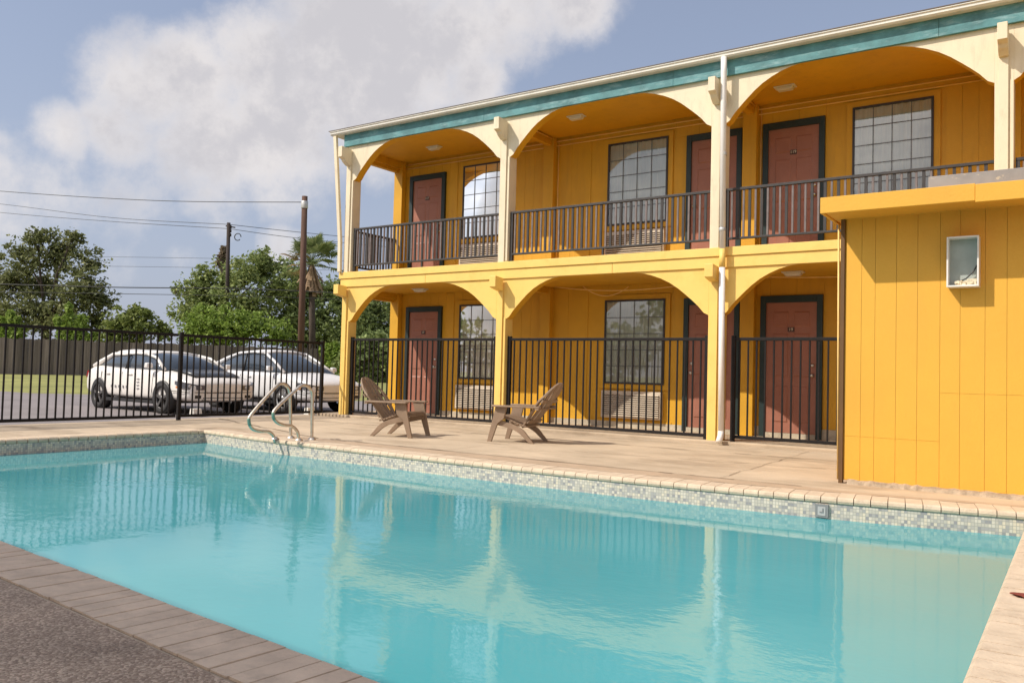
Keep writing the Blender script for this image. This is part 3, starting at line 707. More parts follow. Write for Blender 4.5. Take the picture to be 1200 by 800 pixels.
for i in (1, 2):
    cx = CX[i]; c = MB(); c.tube([(cx + .075, .25, 5.16), (cx + .075, YW - .16, 5.16)], .013, 6); c.tube([(cx + .14, YW - .02, 3.0), (cx + .14, YW - .02, 5.15)], .011, 6); part(c, 'conduit', M['conduit'])
def sag(a, b, s, m_=14):
    a, b = Vector(a), Vector(b); return [a + (b - a) * i / m_ - Vector((0, 0, s * 4 * (i / m_) * (1 - i / m_))) for i in range(m_ + 1)]
c = MB(); c.tube(sag((-7.6, 1.1, 2.44), (-4.5, .9, 2.44), .12), .009, 6); c.tube(sag((-7.1, 1.2, 2.44), (-6.3, 1.35, 2.42), .16), .009, 6); c.tube(sag((-4.0, .9, 2.44), (-1.2, .9, 2.42), .05), .009, 6)
part(c, 'hanging_cable', M['conduit'])
# downspouts
d = MB(); d.bar((-11.93, -.11, 5.42), (-11.75, -.07, 3.35), .075, .055, up=(0, 1, 0)); d.bar((-11.75, -.07, 3.36), (-11.735, -.07, F2 + .01), .075, .055, up=(0, 1, 0)); part(d, 'corner_downspout', M['cream'], bevel=.006)
d = MB(); d.tube([(-4.145, -.145, 5.42), (-4.142, -.145, 5.2), (-4.128, -.125, 2.70)], .042, 12); d.tube([(-4.128, -.125, 2.48), (-4.105, -.125, .16)], .042, 12); d.tube([(-4.105, -.125, .19), (-4.105, -.14, .12), (-4.10, -.22, .05)], .042, 12); o = part(d, 'downspout', M['white_pipe'])
d2 = MB(); d2.tube([(-4.128, -.125, 2.72), (-4.127, -.125, 2.46)], .043, 12); d2.build('painted_sleeve', M['pale_yellow'], o)
for zz in (4.05, 2.99): d3 = MB(); d3.lathe([(.046, -.025), (.049, -.02), (.049, .02), (.046, .025)], (-4.133, -.128, zz), n=12); d3.build('pipe_strap', M['galv'], o)
# balcony railings: one panel per bay, each baluster its own piece
def rail_panel(p, q, zt=3.60, zb=2.885, skip=0):
    p, q = Vector(p), Vector(q); dv_ = (q - p); Lh = dv_.length; t = dv_.normalized()
    fr = MB()
    fr.bar((p.x, p.y, zt - .02), (q.x, q.y, zt - .02), .05, .036); fr.bar((p.x, p.y, zb), (q.x, q.y, zb), .04, .03)
    if abs(t.x) > .5: fr.box(p.x, p.x + .045, p.y - .022, p.y + .022, F2, zt - .04); fr.box((p.x + q.x) / 2 - .015, (p.x + q.x) / 2 + .015, p.y - .015, p.y + .015, F2, zb - .016)
    o = part(fr, 'balcony_railing', M['rail_dark'], bevel=.003)
    m_ = round(Lh / .085); proto = {}
    for k in range(1, m_):
        c_ = p + dv_ * k / m_; odd = k % 2
        mats = M['rail_grey'] if odd else M['rail_dark']
        if odd not in proto:
            b_ = MB(); s_ = .013 if odd else .018
            if abs(t.x) > .5: b_.box(c_.x - s_, c_.x + s_, c_.y - .012, c_.y + .012, zb + .016, zt - .039)
            else: b_.box(c_.x - .012, c_.x + .012, c_.y - s_, c_.y + s_, zb + .016, zt - .039)
            bo = b_.build('baluster', mats, o); proto[odd] = (bo, c_.copy())
        else:
            bo0, c0 = proto[odd]; bo = bo0.copy(); COL.objects.link(bo); bo.parent = o; bo.location = Vector((c_.x - c0.x, c_.y - c0.y, 0))
for i in range(3): rail_panel((CX[i] + .115, .06), (CX[i + 1] - .105, .06))
rail_panel((CX[3] + .115, .06), (CX[4] - .105, .06))
rail_panel((XL + .10, .21), (XL + .10, YW - .14))

# ------------------------------------------------------------------ iron fences
def iron_fence(name, p, q, zt, zb, label, group, spacing=.12, posts=(), base=0.0, postlen=None):
    p, q = Vector(p), Vector(q); dv_ = q - p; t = dv_.normalized()
    th = empty(name, (p.x, p.y, base), label, 'fence', group)
    for z, h_ in ((zt - .02, .045), (zb, .045)):
        r = MB(); r.bar((p.x, p.y, z), (q.x, q.y, z), .035, h_); r.build('rail', M['iron'], th, bevel=.004)
    first = None
    for s_ in posts:
        c_ = p + t * s_; b = MB(); b.box(c_.x - .028, c_.x + .028, c_.y - .028, c_.y + .028, base, zt + .03); b.build('post', M['iron'], th, bevel=.004)
    m_ = round(dv_.length / spacing); proto = None
    for k in range(1, m_):
        c_ = p + dv_ * k / m_
        if any(abs((c_ - p).length - s_) < .05 for s_ in posts): continue
        if proto is None:
            b = MB(); b.box(c_.x - .010, c_.x + .010, c_.y - .010, c_.y + .010, zb - .02, zt - .043); bo = b.build('picket', M['iron'], th); proto = (bo, c_.copy())
        else:
            bo = proto[0].copy(); COL.objects.link(bo); bo.parent = th; bo.location = (c_.x - proto[1].x, c_.y - proto[1].y, 0)
    return th
GF = 'black iron fence panels between the ground floor columns'
iron_fence('iron_fence', (CX[0] + .11, .08), (CX[1] - .11, .08), 1.49, .10, 'black iron fence panel in the bay nearest the parked cars', GF, posts=(.03, 3.39), base=.046)
iron_fence('iron_fence', (CX[1] + .11, .08), (CX[2] - .11, .08), 1.49, .10, 'black iron fence panel behind the right hand brown chair', GF, posts=(.03, 3.45), base=.046)
iron_fence('iron_fence', (CX[2] + .22, .08), (-1.2, .08), 1.49, .11, 'black iron fence panel between the white downspout and the yellow shed', GF, posts=(.03, 2.8), base=.046)
PF = 'black iron fence sections along the parking lot side'
iron_fence('iron_fence', (-12.17, -.03), (-12.24, -3.06), 1.415, .07, 'black iron fence section in front of the silver white car, meeting the corner column', PF, posts=(.0, 3.03))
iron_fence('iron_fence', (-12.242, -3.12), (-12.38, -9.2), 1.415, .07, 'long black iron fence section at the far left, in front of the white car', PF, posts=(3.0,))

# ------------------------------------------------------------------ pool shed (yellow block at the right)
shed = empty('pool_shed', (-.5, -3.31, 0), 'plain yellow sided shed standing at the pool edge below the balcony', 'shed')
SY = -3.31; SX0, SX1 = -1.80, 3.6
b = MB(); b.box(SX0, SX1, SY + .012, -1.0, .03, 2.46); b.build('shed_wall', M['annex'], shed)
gx = [-1.772, -1.64, -1.525, -1.35, -1.18, -1.003, -.85, -.665, -.507, -.33, -.16, .01, .2, .4]
sd2 = MB()
for i in range(len(gx) - 1):
    x0, x1 = gx[i] + .0012, gx[i + 1] - .0012
    if x1 < -1.0: zs_ = [(.035, .426), (.428, 2.40)]
    else: zs_ = [(.035, .841), (.843, 2.40)]
    for a, c_ in zs_: sd2.box(x0, x1, SY, SY + .0105, a, c_)
sd2.build('siding_boards', M['annex'], shed)
b = MB(); b.box(SX0 - .02, SX0 + .016, SY - .018, SY + .03, .0, 2.40); b.build('corner_trim', M['shadededge'], shed, bevel=.003)
b = MB(); b.tube([(SX0 - .030, SY + .01, .03), (SX0 - .045, SY + .01, 2.36)], .009, 8); b.build('conduit', M['conduit'], shed)
b = MB(); b.box(-1.895, -.70, -3.77, -3.745, 2.385, 2.525); b.box(-.698, SX1, -3.782, -3.757, 2.37, 2.515); b.box(-1.895, -1.872, -3.743, -1.0, 2.385, 2.525); b.build('fascia_board', M['annex'], shed, bevel=.004)
b = MB(); b.box(-1.87, SX1, -3.742, -.95, 2.40, 2.52); b.build('shed_roof', M['annex'], shed)
b = MB(); b.box(-1.075, SX1, -3.50, -3.44, 2.521, 2.675); b.build('flashing', M['greystrip'], shed, bevel=.004)
# crumbling concrete curb along its foot
cb = MB(); P = []
m_ = 40
for k in range(m_ + 1):
    x_ = -1.74 + (1.9) * k / m_; P.append((x_, SY - .04 - random.uniform(0, .03) - .03 * k / m_, .022 + random.uniform(0, .014)))
for k in range(m_):
    a_, c_ = P[k], P[k + 1]
    cb.add([(a_[0], a_[1], 0), (c_[0], c_[1], 0), (c_[0], SY + .01, .0), (a_[0], SY + .01, .0), (a_[0], a_[1] + .03, a_[2]), (c_[0], c_[1] + .03, c_[2]), (c_[0], SY + .01, c_[2] + .012), (a_[0], SY + .01, a_[2] + .012)],
           [(4, 5, 6, 7), (0, 1, 5, 4), (1, 2, 6, 5), (3, 0, 4, 7)])
cb.build('crumbling_curb', M['curb'], shed)
# open white lamp box on the wall
lb = empty('lamp_box', (-.82, SY, 1.72), 'open white metal lamp box with debris inside, fixed high on the yellow shed wall', 'box')
x0, x1, z0, z1, yf = -.94, -.70, 1.735, 2.16, SY - .13
b = MB(); t = .014
b.box(x0, x0 + t, yf, SY - .002, z0, z1); b.box(x1 - t, x1, yf, SY - .002, z0, z1); b.box(x0 + t, x1 - t, yf, SY - .002, z0, z0 + t); b.box(x0 + t, x1 - t, yf, SY - .002, z1 - t, z1)
b.build('box_frame', M['boxwhite'], lb, bevel=.003)
b = MB(); b.box(x0 + t, x1 - t, SY - .03, SY - .003, z0 + t, z1 - t); b.build('back_panel', M['boxback'], lb)
b = MB(); b.tube([(x1 - .02, SY - .05, 1.92), (x1 - .05, SY - .06, 1.86), (x1 - .10, SY - .06, 1.81), (x0 + .06, SY - .06, 1.77)], .006, 6); b.build('loose_wire', M['wire'], lb)
b = MB()
for k in range(26):
    cx_, cy_, cz_ = random.uniform(x0 + .07, x1 - .03), random.uniform(yf + .02, SY - .04), z0 + t + random.uniform(0, .035); s_ = random.uniform(.01, .024)
    b.bar((cx_ - s_, cy_, cz_), (cx_ + s_, cy_ + random.uniform(-.02, .02), cz_ + random.uniform(-.01, .015)), s_ * 1.2, s_)
b.box(x1 - .09, x1 - .02, yf + .02, SY - .04, z0 + t + .001, z0 + .065)
b.build('debris', M['nest'], lb)

# ------------------------------------------------------------------ small things by the pool
dm = empty('depth_marker', (-1.70, -4.36, -.06), 'small square grey depth marker set in the pool tile below the shed', 'sign')
b = MB(); mx0 = -1.755; yk = -4.362
b.box(mx0, mx0 + .10, yk, yk + .03, -.165, -.062); b.build('marker_tile', M['marker'], dm)
b = MB(); b.box(mx0 + .02, mx0 + .080, yk - .003, yk - .0005, -.15, -.08); b.build('marker_face', M['marker_face'], dm)
b = MB(); b.box(mx0 + .035, mx0 + .065, yk - .006, yk - .0035, -.128, -.118); b.box(mx0 + .055, mx0 + .065, yk - .006, yk - .0035, -.117, -.092); b.build('marker_figure', M['marker'], dm)
lfm = MB(); 
lc = Vector((-.205, -6.97, .014)); pts_ = []
for k in range(14):
    a_ = 2 * math.pi * k / 14; rr = (.050 if k % 2 else .040); pts_.append((lc.x + rr * 1.1 * math.cos(a_), lc.y + rr * .8 * math.sin(a_), lc.z + .008 * math.sin(a_ * 2)))
lfm.add(pts_ + [(x_, y_, z_ - .006) for x_, y_, z_ in pts_] + [(lc.x, lc.y, lc.z + .006)], [(k, (k + 1) % 14, 28) for k in range(14)] + [(k, 14 + k, 14 + (k + 1) % 14, (k + 1) % 14) for k in range(14)] + [tuple(range(27, 13, -1))])
tag(lfm.build('fallen_leaf', M['leafred']), 'reddish brown dry leaf lying on the right hand pool coping', 'leaf')
sb = MB(); sb.hexa([(-2.08, -2.30, .005), (-1.83, -2.34, .005), (-1.83, -2.22, .005), (-2.08, -2.18, .005)], [(-2.07, -2.29, .03), (-1.83, -2.33, .035), (-1.83, -2.23, .035), (-2.07, -2.19, .03)])
tag(sb.build('plastic_scrap', M['yellowscrap'], bevel=.004), 'flat yellow plastic scrap lying on the concrete beside the shed corner', 'scrap')
# pool grab rails
def grab(x, pts, label):
    th = empty('pool_grab_rail', (x, pts[0][0], 0), label, 'handrail', 'bent steel grab rails at the pool edge')
    P = catmull([(x, y, z) for y, z in pts], 6)
    t_ = MB(); t_.tube(P, .020, 12); t_.build('rail_tube', M['iron_tube'], th)
    i0 = 6 * 6 + 2; g_ = MB(); g_.tube(P[i0 + 1:i0 + 8], .0204, 12); g_.build('green_stain', M['verdigris'], th)
    for p in (P[0], P[-1]):
        f = MB(); f.lathe([(.024, .035), (.034, .03), (.05, .012), (.052, .003)], (p[0], p[1], 0), n=16); f.build('flange', M['iron_tube'], th)
grab(-8.40, [(-4.0, -.03), (-4.02, .30), (-4.045, .58), (-4.10, .675), (-4.19, .705), (-4.28, .66), (-4.62, .34), (-4.665, .24), (-4.61, .15), (-4.49, .115), (-4.37, .105), (-4.29, .055), (-4.255, -.03)], 'bent steel pool grab rail, the left one of the pair')
grab(-8.06, [(-3.95, -.03), (-3.965, .30), (-3.975, .58), (-4.03, .665), (-4.11, .695), (-4.20, .665), (-4.53, .42), (-4.58, .325), (-4.52, .245), (-4.40, .205), (-4.29, .19), (-4.19, .11), (-4.165, -.03)], 'bent steel pool grab rail, the right one nearer the brown chairs')

# ------------------------------------------------------------------ adirondack chairs
def make_chair():
    th = empty('adirondack_chair', (0, 0, 0))
    mt = M['chair']
    # backrest: fan of slats with rounded top
    bk = MB(); base = Vector((-.13, 0, .20)); top = Vector((-.585, 0, .80)); ax = (top - base); Lb = ax.length; ax.normalize(); nrm = Vector((ax.z, 0, -ax.x))
    def bp(s_, y, o=0): return base + ax * s_ + Vector((0, y, 0)) + nrm * o
    ns = 6
    for k in range(ns):
        y0b, y1b = -.22 + .44 * k / ns + .006, -.22 + .44 * (k + 1) / ns - .006
        y0t, y1t = y0b * 1.28, y1b * 1.28
        def lt(y): return Lb * (1 - .26 * (abs(y) / .285) ** 2.6)
        st = []
        for q in range(9):
            e0, e1 = lt(y0t) * q / 8, lt(y1t) * q / 8; f_q = min(1, q / 6)
            a_, c_ = y0b + (y0t - y0b) * f_q, y1b + (y1t - y1b) * f_q
            if q > 6: f_s = 1 - .08 * (q - 6); a_, c_ = a_ * (1 if k in (2, 3) else f_s), c_ * (1 if k in (2, 3) else f_s)
            o_ = -.035 * math.sin(math.pi * q / 8) * (1 - 2.2 * ((a_ + c_) / .55) ** 2)
            st.append([bp(e0, a_, o_ + .012), bp(e1, c_, o_ + .012), bp(e1, c_, o_ - .012), bp(e0, a_, o_ - .012)])
        vs_ = [p for s_ in st for p in s_]; fs_ = [(0, 1, 2, 3), tuple(8 * 4 + i for i in (3, 2, 1, 0))]
        for q in range(8):
            for j in range(4): fs_.append((q * 4 + j, q * 4 + (j + 1) % 4, (q + 1) * 4 + (j + 1) % 4, (q + 1) * 4 + j))
        bk.add(vs_, fs_)
    for s_, hw in ((.12, .225), (.46, .265)):
        p, q = bp(s_, -hw, -.025), bp(s_, hw, -.025); bk.bar(p, q, .05, .022, up=nrm)
    bk.build('backrest', mt, th, bevel=.004)
    # seat: slats over a dipping curve
    se = MB(); cur = [(.24, .325), (.265, .30)]; cur2 = catmull([(.27, .285), (.235, .335), (.15, .335), (.03, .295), (-.10, .245), (-.20, .215)], 3)
    for k in range(len(cur2) - 1):
        (xa, za), (xb, zb) = cur2[k], cur2[k + 1]
        a_, c_ = Vector((xa, 0, za)), Vector((xb, 0, zb)); d_ = (c_ - a_); u_q = d_.normalized(); a_ += u_q * .004; c_ -= u_q * .004
        n_ = Vector((-u_q.z, 0, u_q.x)) * .010
        if n_.z < 0: n_ = -n_
        se.add([(p.x, y, p.z) for p in (a_ - n_, c_ - n_, c_ + n_, a_ + n_) for y in (-.245, .245)],
               [(0, 2, 4, 6), (7, 5, 3, 1), (0, 1, 3, 2), (2, 3, 5, 4), (4, 5, 7, 6), (6, 7, 1, 0)])
    se.build('seat', mt, th)
    for sy in (-1, 1):
        # side rail sweeping down into the rear leg
        rl = MB(); y0 = sy * .25
        topc = catmull([(.25, .315), (.10, .27), (-.06, .225), (-.17, .17), (-.25, .085), (-.325, 0)], 4); botc = catmull([(.24, .225), (.10, .20), (-.04, .165), (-.13, .115), (-.205, .05), (-.27, 0)], 4)
        k = len(topc); poly = topc + botc[::-1]
        vs_ = [(x_, y0 - .016, z_) for x_, z_ in poly] + [(x_, y0 + .016, z_) for x_, z_ in poly]; nP = len(poly)
        fs_ = [(i, (i + 1) % nP, nP + (i + 1) % nP, nP + i) for i in range(nP)]
        for i in range(k - 1):
            fs_.append((i, nP - 1 - i, nP - 2 - i, i + 1)); fs_.append((nP + i, nP + i + 1, 2 * nP - 2 - i, 2 * nP - 1 - i))
        rl.add(vs_, fs_); rl.build('leg', mt, th, bevel=.003)
        fl = MB(); yo = sy * .282; w_ = .016
        poly = [(.06, .462), (.225, .462), (.255, .33), (.335, 0), (.275, 0), (.19, .24), (.10, .31)]
        vs_ = [(x_, yo - w_, z_) for x_, z_ in poly] + [(x_, yo + w_, z_) for x_, z_ in poly]; nP = len(poly)
        fl.add(vs_, [tuple(range(nP)), tuple(range(2 * nP - 1, nP - 1, -1))] + [(i, (i + 1) % nP, nP + (i + 1) % nP, nP + i) for i in range(nP)])
        fl.build('leg', mt, th, bevel=.003)
        ar = MB(); ya, yb = sy * .235, sy * .355
        pl = [(.255, sy * .255), (.27, sy * .30), (.255, sy * .35), (.10, sy * .362), (-.15, sy * .345), (-.40, sy * .30), (-.42, sy * .262), (-.38, sy * .245), (-.12, sy * .262), (.10, sy * .252)]
        ar.prism(pl, .464, .488, axis='z'); ar.build('armrest', mt, th, bevel=.006)
    # strut holding the arms at the back
    br = MB(); br.bar((-.375, -.31, .452), (-.375, .31, .452), .05, .022); br.build('back_brace', mt, th)
    return th
ch = make_chair(); ch.location = (-7.84, -2.55, 0); ch.rotation_euler.z = R(15)
tag(ch, 'brown slatted garden chair facing right, nearest the pool grab rails', 'chair', 'brown slatted chairs on the pool deck')
ch2 = copy_tree(ch); ch2.location = (-6.25, -1.93, 0); ch2.rotation_euler.z = R(190)
tag(ch2, 'brown slatted garden chair facing left with its back to the yellow shed', 'chair', 'brown slatted chairs on the pool deck')

# ------------------------------------------------------------------ cars
def loft(mb, secs, mi=0, sm=True):
    k = len(secs[0]); vs_ = [p for s in secs for p in s]; fs_ = []
    for i in range(len(secs) - 1):
        for j in range(k):
            fs_.append((i * k + j, i * k + (j + 1) % k, (i + 1) * k + (j + 1) % k, (i + 1) * k + j))
    fs_ += [tuple(range(k)), tuple((len(secs) - 1) * k + j for j in range(k - 1, -1, -1))]
    mb.add(vs_, fs_, mi, sm)
def make_car(paint, rimmat, hood, L_=4.75, roofz=1.42, wb=2.72):
    th = empty('parked_car', (0, 0, 0)); f_ = wb / 2
    st = [(-2.27, .66, .42, .70, .80), (-2.22, .78, .36, .78, .92), (-2.06, .85, .30, .86, 1.00), (-1.75, .89, .27, .90, 1.02), (-1.0, .905, .25, .91, .99), (0, .91, .24, .905, .965), (.75, .905, .24, .89, .955),
          (1.15, .90, .25, .86, .945), (1.65, .88, .26, .80, .88), (1.98, .85, .26, .745, .80), (2.17, .81, .27, .68, .735), (2.25, .74, .29, .61, .66), (2.262, .68, .32, .59, .63)]
    secs = []
    for x_, w_, zb, zs_, zt in st:
        zm = zb + (zs_ - zb) * .55
        secs.append([(x_, -w_ * .90, zb), (x_, -w_ * .985, zb + .10), (x_, -w_, zm), (x_, -w_ * .975, zs_ - .02), (x_, -w_ * .945, zs_ + .012), (x_, -w_ * .80, zt - .01), (x_, -w_ * .3, zt + .012), (x_, w_ * .3, zt + .012), (x_, w_ * .80, zt - .01), (x_, w_ * .945, zs_ + .012), (x_, w_ * .975, zs_ - .02), (x_, w_, zm), (x_, w_ * .985, zb + .10), (x_, w_ * .90, zb)])
    b = MB(); loft(b, secs); b.build('body', paint, th, subsurf=2)
    # cabin glass
    gs = [(-2.02, .66, .62, .96), (-1.75, .70, .60, 1.10), (-1.25, .76, .58, 1.30), (-.75, .79, .60, roofz - .045), (-.15, .80, .61, roofz - .01), (.25, .80, .60, roofz - .035), (.70, .78, .63, 1.20), (1.22, .74, .70, .945)]
    def gsec(x_, wb_, wt_, zt, gr=0):
        zb = .90
        return [(x_, -wb_ - gr, zb), (x_, -(wb_ * .45 + wt_ * .55) - gr, zb + (zt - zb) * .6), (x_, -wt_ - gr, zt - .05 * (zt - zb) + gr), (x_, -wt_ * .5, zt + .02 + gr), (x_, wt_ * .5, zt + .02 + gr), (x_, wt_ + gr, zt - .05 * (zt - zb) + gr), (x_, wb_ * .45 + wt_ * .55 + gr, zb + (zt - zb) * .6), (x_, wb_ + gr, zb)]
    b = MB(); loft(b, [gsec(*g_) for g_ in gs]); b.build('windows', M['carglass'], th)
    # roof skin and pillars stand proud of the glass
    b = MB(); rs = [(-1.30, .58, 1.285), (-1.0, .59, 1.35), (-.70, .60, roofz - .035), (-.15, .61, roofz - .008), (.18, .605, roofz - .025), (.30, .60, roofz - .055)]
    loft(b, [[(x_, -w_ - .025, z_ - .055), (x_, -w_ - .018, z_ - .005), (x_, -w_ * .5, z_ + .036), (x_, w_ * .5, z_ + .036), (x_, w_ + .018, z_ - .005), (x_, w_ + .025, z_ - .055)] for x_, w_, z_ in rs]); b.build('roof', paint, th)
    b = MB()
    for s in (-1, 1):
        b.tube([(1.20, s * .755, .935), (.70, s * .665, 1.195), (.27, s * .618, roofz - .07)], .035, 8)
        b.tube([(.27, s * .622, roofz - .07), (-.15, s * .632, roofz - .045), (-.75, s * .622, roofz - .075), (-1.28, s * .60, 1.26), (-1.78, s * .645, 1.08), (-2.05, s * .68, .97)], [.032, .032, .035, .05, .06, .05], 8)
    b.build('pillars', paint, th)
    b = MB()
    for s in (-1, 1): b.tube([(-.33, s * .812, .92), (-.40, s * .70, 1.22), (-.45, s * .628, roofz - .07)], .022, 8)
    b.build('door_pillar', M['blackplastic'], th)
    if hood:
        b = MB(); loft(b, [[(1.18, -.64, .955), (1.18, -.3, .966), (1.18, .3, .966), (1.18, .64, .955)], [(1.65, -.62, .888), (1.65, -.3, .900), (1.65, .3, .900), (1.65, .62, .888)], [(2.02, -.56, .806), (2.02, -.26, .815), (2.02, .26, .815), (2.02, .56, .806)]]); b.build('hood', M['hoodgrey'], th)
    # wheels
    for wx in (-f_, f_):
        for s in (-1, 1):
            wl = MB(); wl.lathe([(.34, s * .70), (.362, s * .80), (.362, s * .902), (.32, s * .906)], (wx, 0, .345), axis='y', n=28); wl.build('wheel_arch', M['blackplastic'], th)
            t_ = MB(); t_.lathe([(.20, s * .72), (.30, s * .71), (.325, s * .74), (.33, s * .86), (.315, s * .915), (.235, s * .925), (.225, s * .90)], (wx, 0, .33), axis='y', n=28); wo = t_.build('wheel', M['tyre'], th)
            r_q = MB(); r_q.lathe([(.228, s * .905), (.215, s * .918), (.205, s * .88)], (wx, 0, .33), axis='y', n=28); r_q.lathe([(0, s * .915), (.05, s * .915), (.06, s * .89)], (wx, 0, .33), axis='y', n=14)
            for k in range(5):
                a_ = 2 * math.pi * k / 5 + .3; r_q.bar((wx + .04 * math.cos(a_), s * .895, .33 + .04 * math.sin(a_)), (wx + .215 * math.cos(a_), s * .90, .33 + .215 * math.sin(a_)), .055, .025, up=(0, 1, 0))
            r_q.build('rim', rimmat, wo)
    # face
    for s in (-1, 1):
        h = MB(); ol = [(2.268, .44, .53, .625), (2.26, .64, .53, .64), (2.195, .80, .545, .675), (2.05, .872, .575, .70), (1.84, .893, .64, .71)]
        vs_ = []
        for ox, oy, z0_, z1_ in ol: vs_ += [(ox, s * oy, z0_), (ox, s * oy, z1_), (ox - .10, s * (oy - .10), z1_), (ox - .10, s * (oy - .10), z0_)]
        h.add(vs_, [(4 * q + e, 4 * q + (e + 1) % 4, 4 * q + 4 + (e + 1) % 4, 4 * q + 4 + e) for q in range(4) for e in range(4)] + [(0, 1, 2, 3), (19, 18, 17, 16)])
        ho = h.build('headlight', M['headlight'], th)
        for (lx, ly, lz) in ((2.262, .56, .582), (2.21, .765, .61)):
            le = MB(); le.lathe([(0, .016), (.03, .012), (.042, 0)], (lx, s * ly, lz), axis='x', n=14); le.build('lens', M['galv'], ho)
        fg = MB(); fg.box(2.19, 2.262, s * .60 - .07, s * .60 + .07, .355, .42); fg.build('fog_lamp_recess', M['blackplastic'], th)
        a_ = MB(); a_.box(1.86, 1.98, s * .872 - .008, s * .872 + .008, .56, .60); a_.build('marker_lamp', M['amber'], th)
        tl = MB(); tl.hexa([(-2.26, s * .55, .72), (-2.12, s * .84, .70), (-2.07, s * .80, .70), (-2.15, s * .5, .72)], [(-2.21, s * .55, .86), (-2.08, s * .83, .86), (-2.02, s * .8, .86), (-2.1, s * .5, .86)]); tl.build('tail_light', M['redlamp'], th)
        mr = MB(); mr.hexa([(.86, s * .90, .96), (.99, s * .90, .97), (.99, s * 1.04, .97), (.88, s * 1.06, .96)], [(.87, s * .90, 1.08), (.97, s * .90, 1.07), (.97, s * 1.04, 1.06), (.89, s * 1.05, 1.08)]); mr.build('wing_mirror', paint, th, bevel=.02)
        for hx in (.05, -.95):
            dh = MB(); dh.box(hx - .10, hx + .06, s * .907 - .012, s * .907 + .012, .80, .825); dh.build('door_handle', paint, th, bevel=.006)
        for lx in (.95, -.35, -1.30):
            ln = MB(); ln.bar((lx, s * .9085, .34), (lx + .02, s * .885, .86), .010, .010); ln.build('door_seam', M['blackplastic'], th)
    gr = MB(); gr.hexa([(2.262, -.40, .46), (2.262, .40, .46), (2.10, .40, .46), (2.10, -.40, .46)], [(2.235, -.42, .63), (2.235, .42, .63), (2.10, .42, .63), (2.10, -.42, .63)]); gr.build('grille', M['blackplastic'], th)
    gr = MB(); gr.hexa([(2.245, -.50, .30), (2.245, .50, .30), (2.10, .55, .30), (2.10, -.55, .30)], [(2.262, -.48, .37), (2.262, .48, .37), (2.10, .52, .37), (2.10, -.52, .37)]); gr.build('lower_intake', M['blackplastic'], th)
    bp_ = MB(); bp_.box(2.262, 2.272, -.16, .16, .39, .455); bp_.build('licence_plate', M['boxwhite'], th)
    sp_ = MB(); sp_.tube([(1.72, -.897, .50), (2.03, -.868, .49), (2.19, -.795, .485), (2.262, -.66, .48), (2.270, 0, .478), (2.262, .66, .48), (2.19, .795, .485), (2.03, .868, .49), (1.72, .897, .50)], .007, 6); sp_.build('bumper_seam', M['blackplastic'], th)
    sl = MB(); sl.box(-1.0, 1.0, -.90, .90, .20, .27); sl.build('sill', M['blackplastic'], th)
    return th
GC = 'cars parked side by side beyond the pool fence'
ca = make_car(M['carwhite'], M['rim'], True, roofz=1.335)
ca.location = (-17.45, .10, -.146); ca.rotation_euler.z = R(-3)
tag(ca, 'white sedan with dark grey hood panel and dark wheels, parked nearer the fence on the left', 'car', GC)
# unreadable dark lettering on its doors
dc = MB()
for k, (dx, w_) in enumerate(((-.75, .06), (-.58, .05), (-.42, .06), (-.24, .05), (-.08, .07))): dc.box(dx - w_ / 2, dx + w_ / 2, -.9165, -.9125, .50, .56)
for k in range(4): dc.bar((.34, -.914, .50 + .07 * k), (.44, -.913, .515 + .07 * k), .02, .004, up=(0, -1, 0))
dc_o = dc.build('side_decal', M['decal'], None); dc_o.parent = ca
cb_ = make_car(M['carsilver'], M['silver_rim'], False, roofz=1.46)
cb_.location = (-16.66, 2.68, -.146); cb_.rotation_euler.z = R(-3)
tag(cb_, 'silver white sedan with bright alloy wheels, parked behind the other white car near the column', 'car', GC)
def stop(x, y0, y1, label):
    s = MB(); s.prism([(x - .085, -.146), (x + .085, -.146), (x + .055, .02), (x - .055, .02)], y0, y1, axis='y')
    tag(s.build('marker_block', M['stopwhite'], bevel=.01), label, 'marker block', 'white marker blocks in front of the parked cars')
stop(-14.95, -.95, -.75, 'small white concrete marker block in front of the white car with the dark grey hood panel'); stop(-14.35, 1.55, 1.75, 'small white concrete marker block in front of the silver white car')

# ------------------------------------------------------------------ plank fence beyond the lot
pf = empty('plank_fence', tuple(at(60, 439, 45)), 'long weathered grey plank fence beyond the lawn, below the trees', 'fence')
A0, A1 = at(-260, 430, 40), at(520, 445, 56)
A0.z = gz(A0.x, A0.y); A1.z = gz(A1.x, A1.y); dvp = A1 - A0; Lp = Vector((dvp.x, dvp.y)).length; ns = 16
tpl = Vector((dvp.x, dvp.y, 0)).normalized(); npl = Vector((-tpl.y, tpl.x, 0))
for k in range(ns):
    b = MB(); p0 = A0 + dvp * k / ns; nb = int(Lp / ns / .15)
    for j in range(nb):
        c_ = p0 + dvp / ns * (j + .5) / nb; h_ = 1.92 + random.uniform(-.05, .05); zz = gz(c_.x, c_.y); of = npl * (.012 if j % 2 else -.012); hw = .077
        v_ = [c_ - tpl * hw + of - npl * .01, c_ + tpl * hw + of - npl * .01, c_ + tpl * hw + of + npl * .01, c_ - tpl * hw + of + npl * .01]
        b.hexa([(p.x, p.y, zz - .05) for p in v_], [(p.x, p.y, zz + h_) for p in v_])
    b.build('plank_panel', M['plank'], pf)
    ps_ = MB(); q = p0 + npl * .09; ps_.box(q.x - .05, q.x + .05, q.y - .05, q.y + .05, gz(q.x, q.y), gz(q.x, q.y) + 1.8); ps_.build('post', M['plank'], pf)

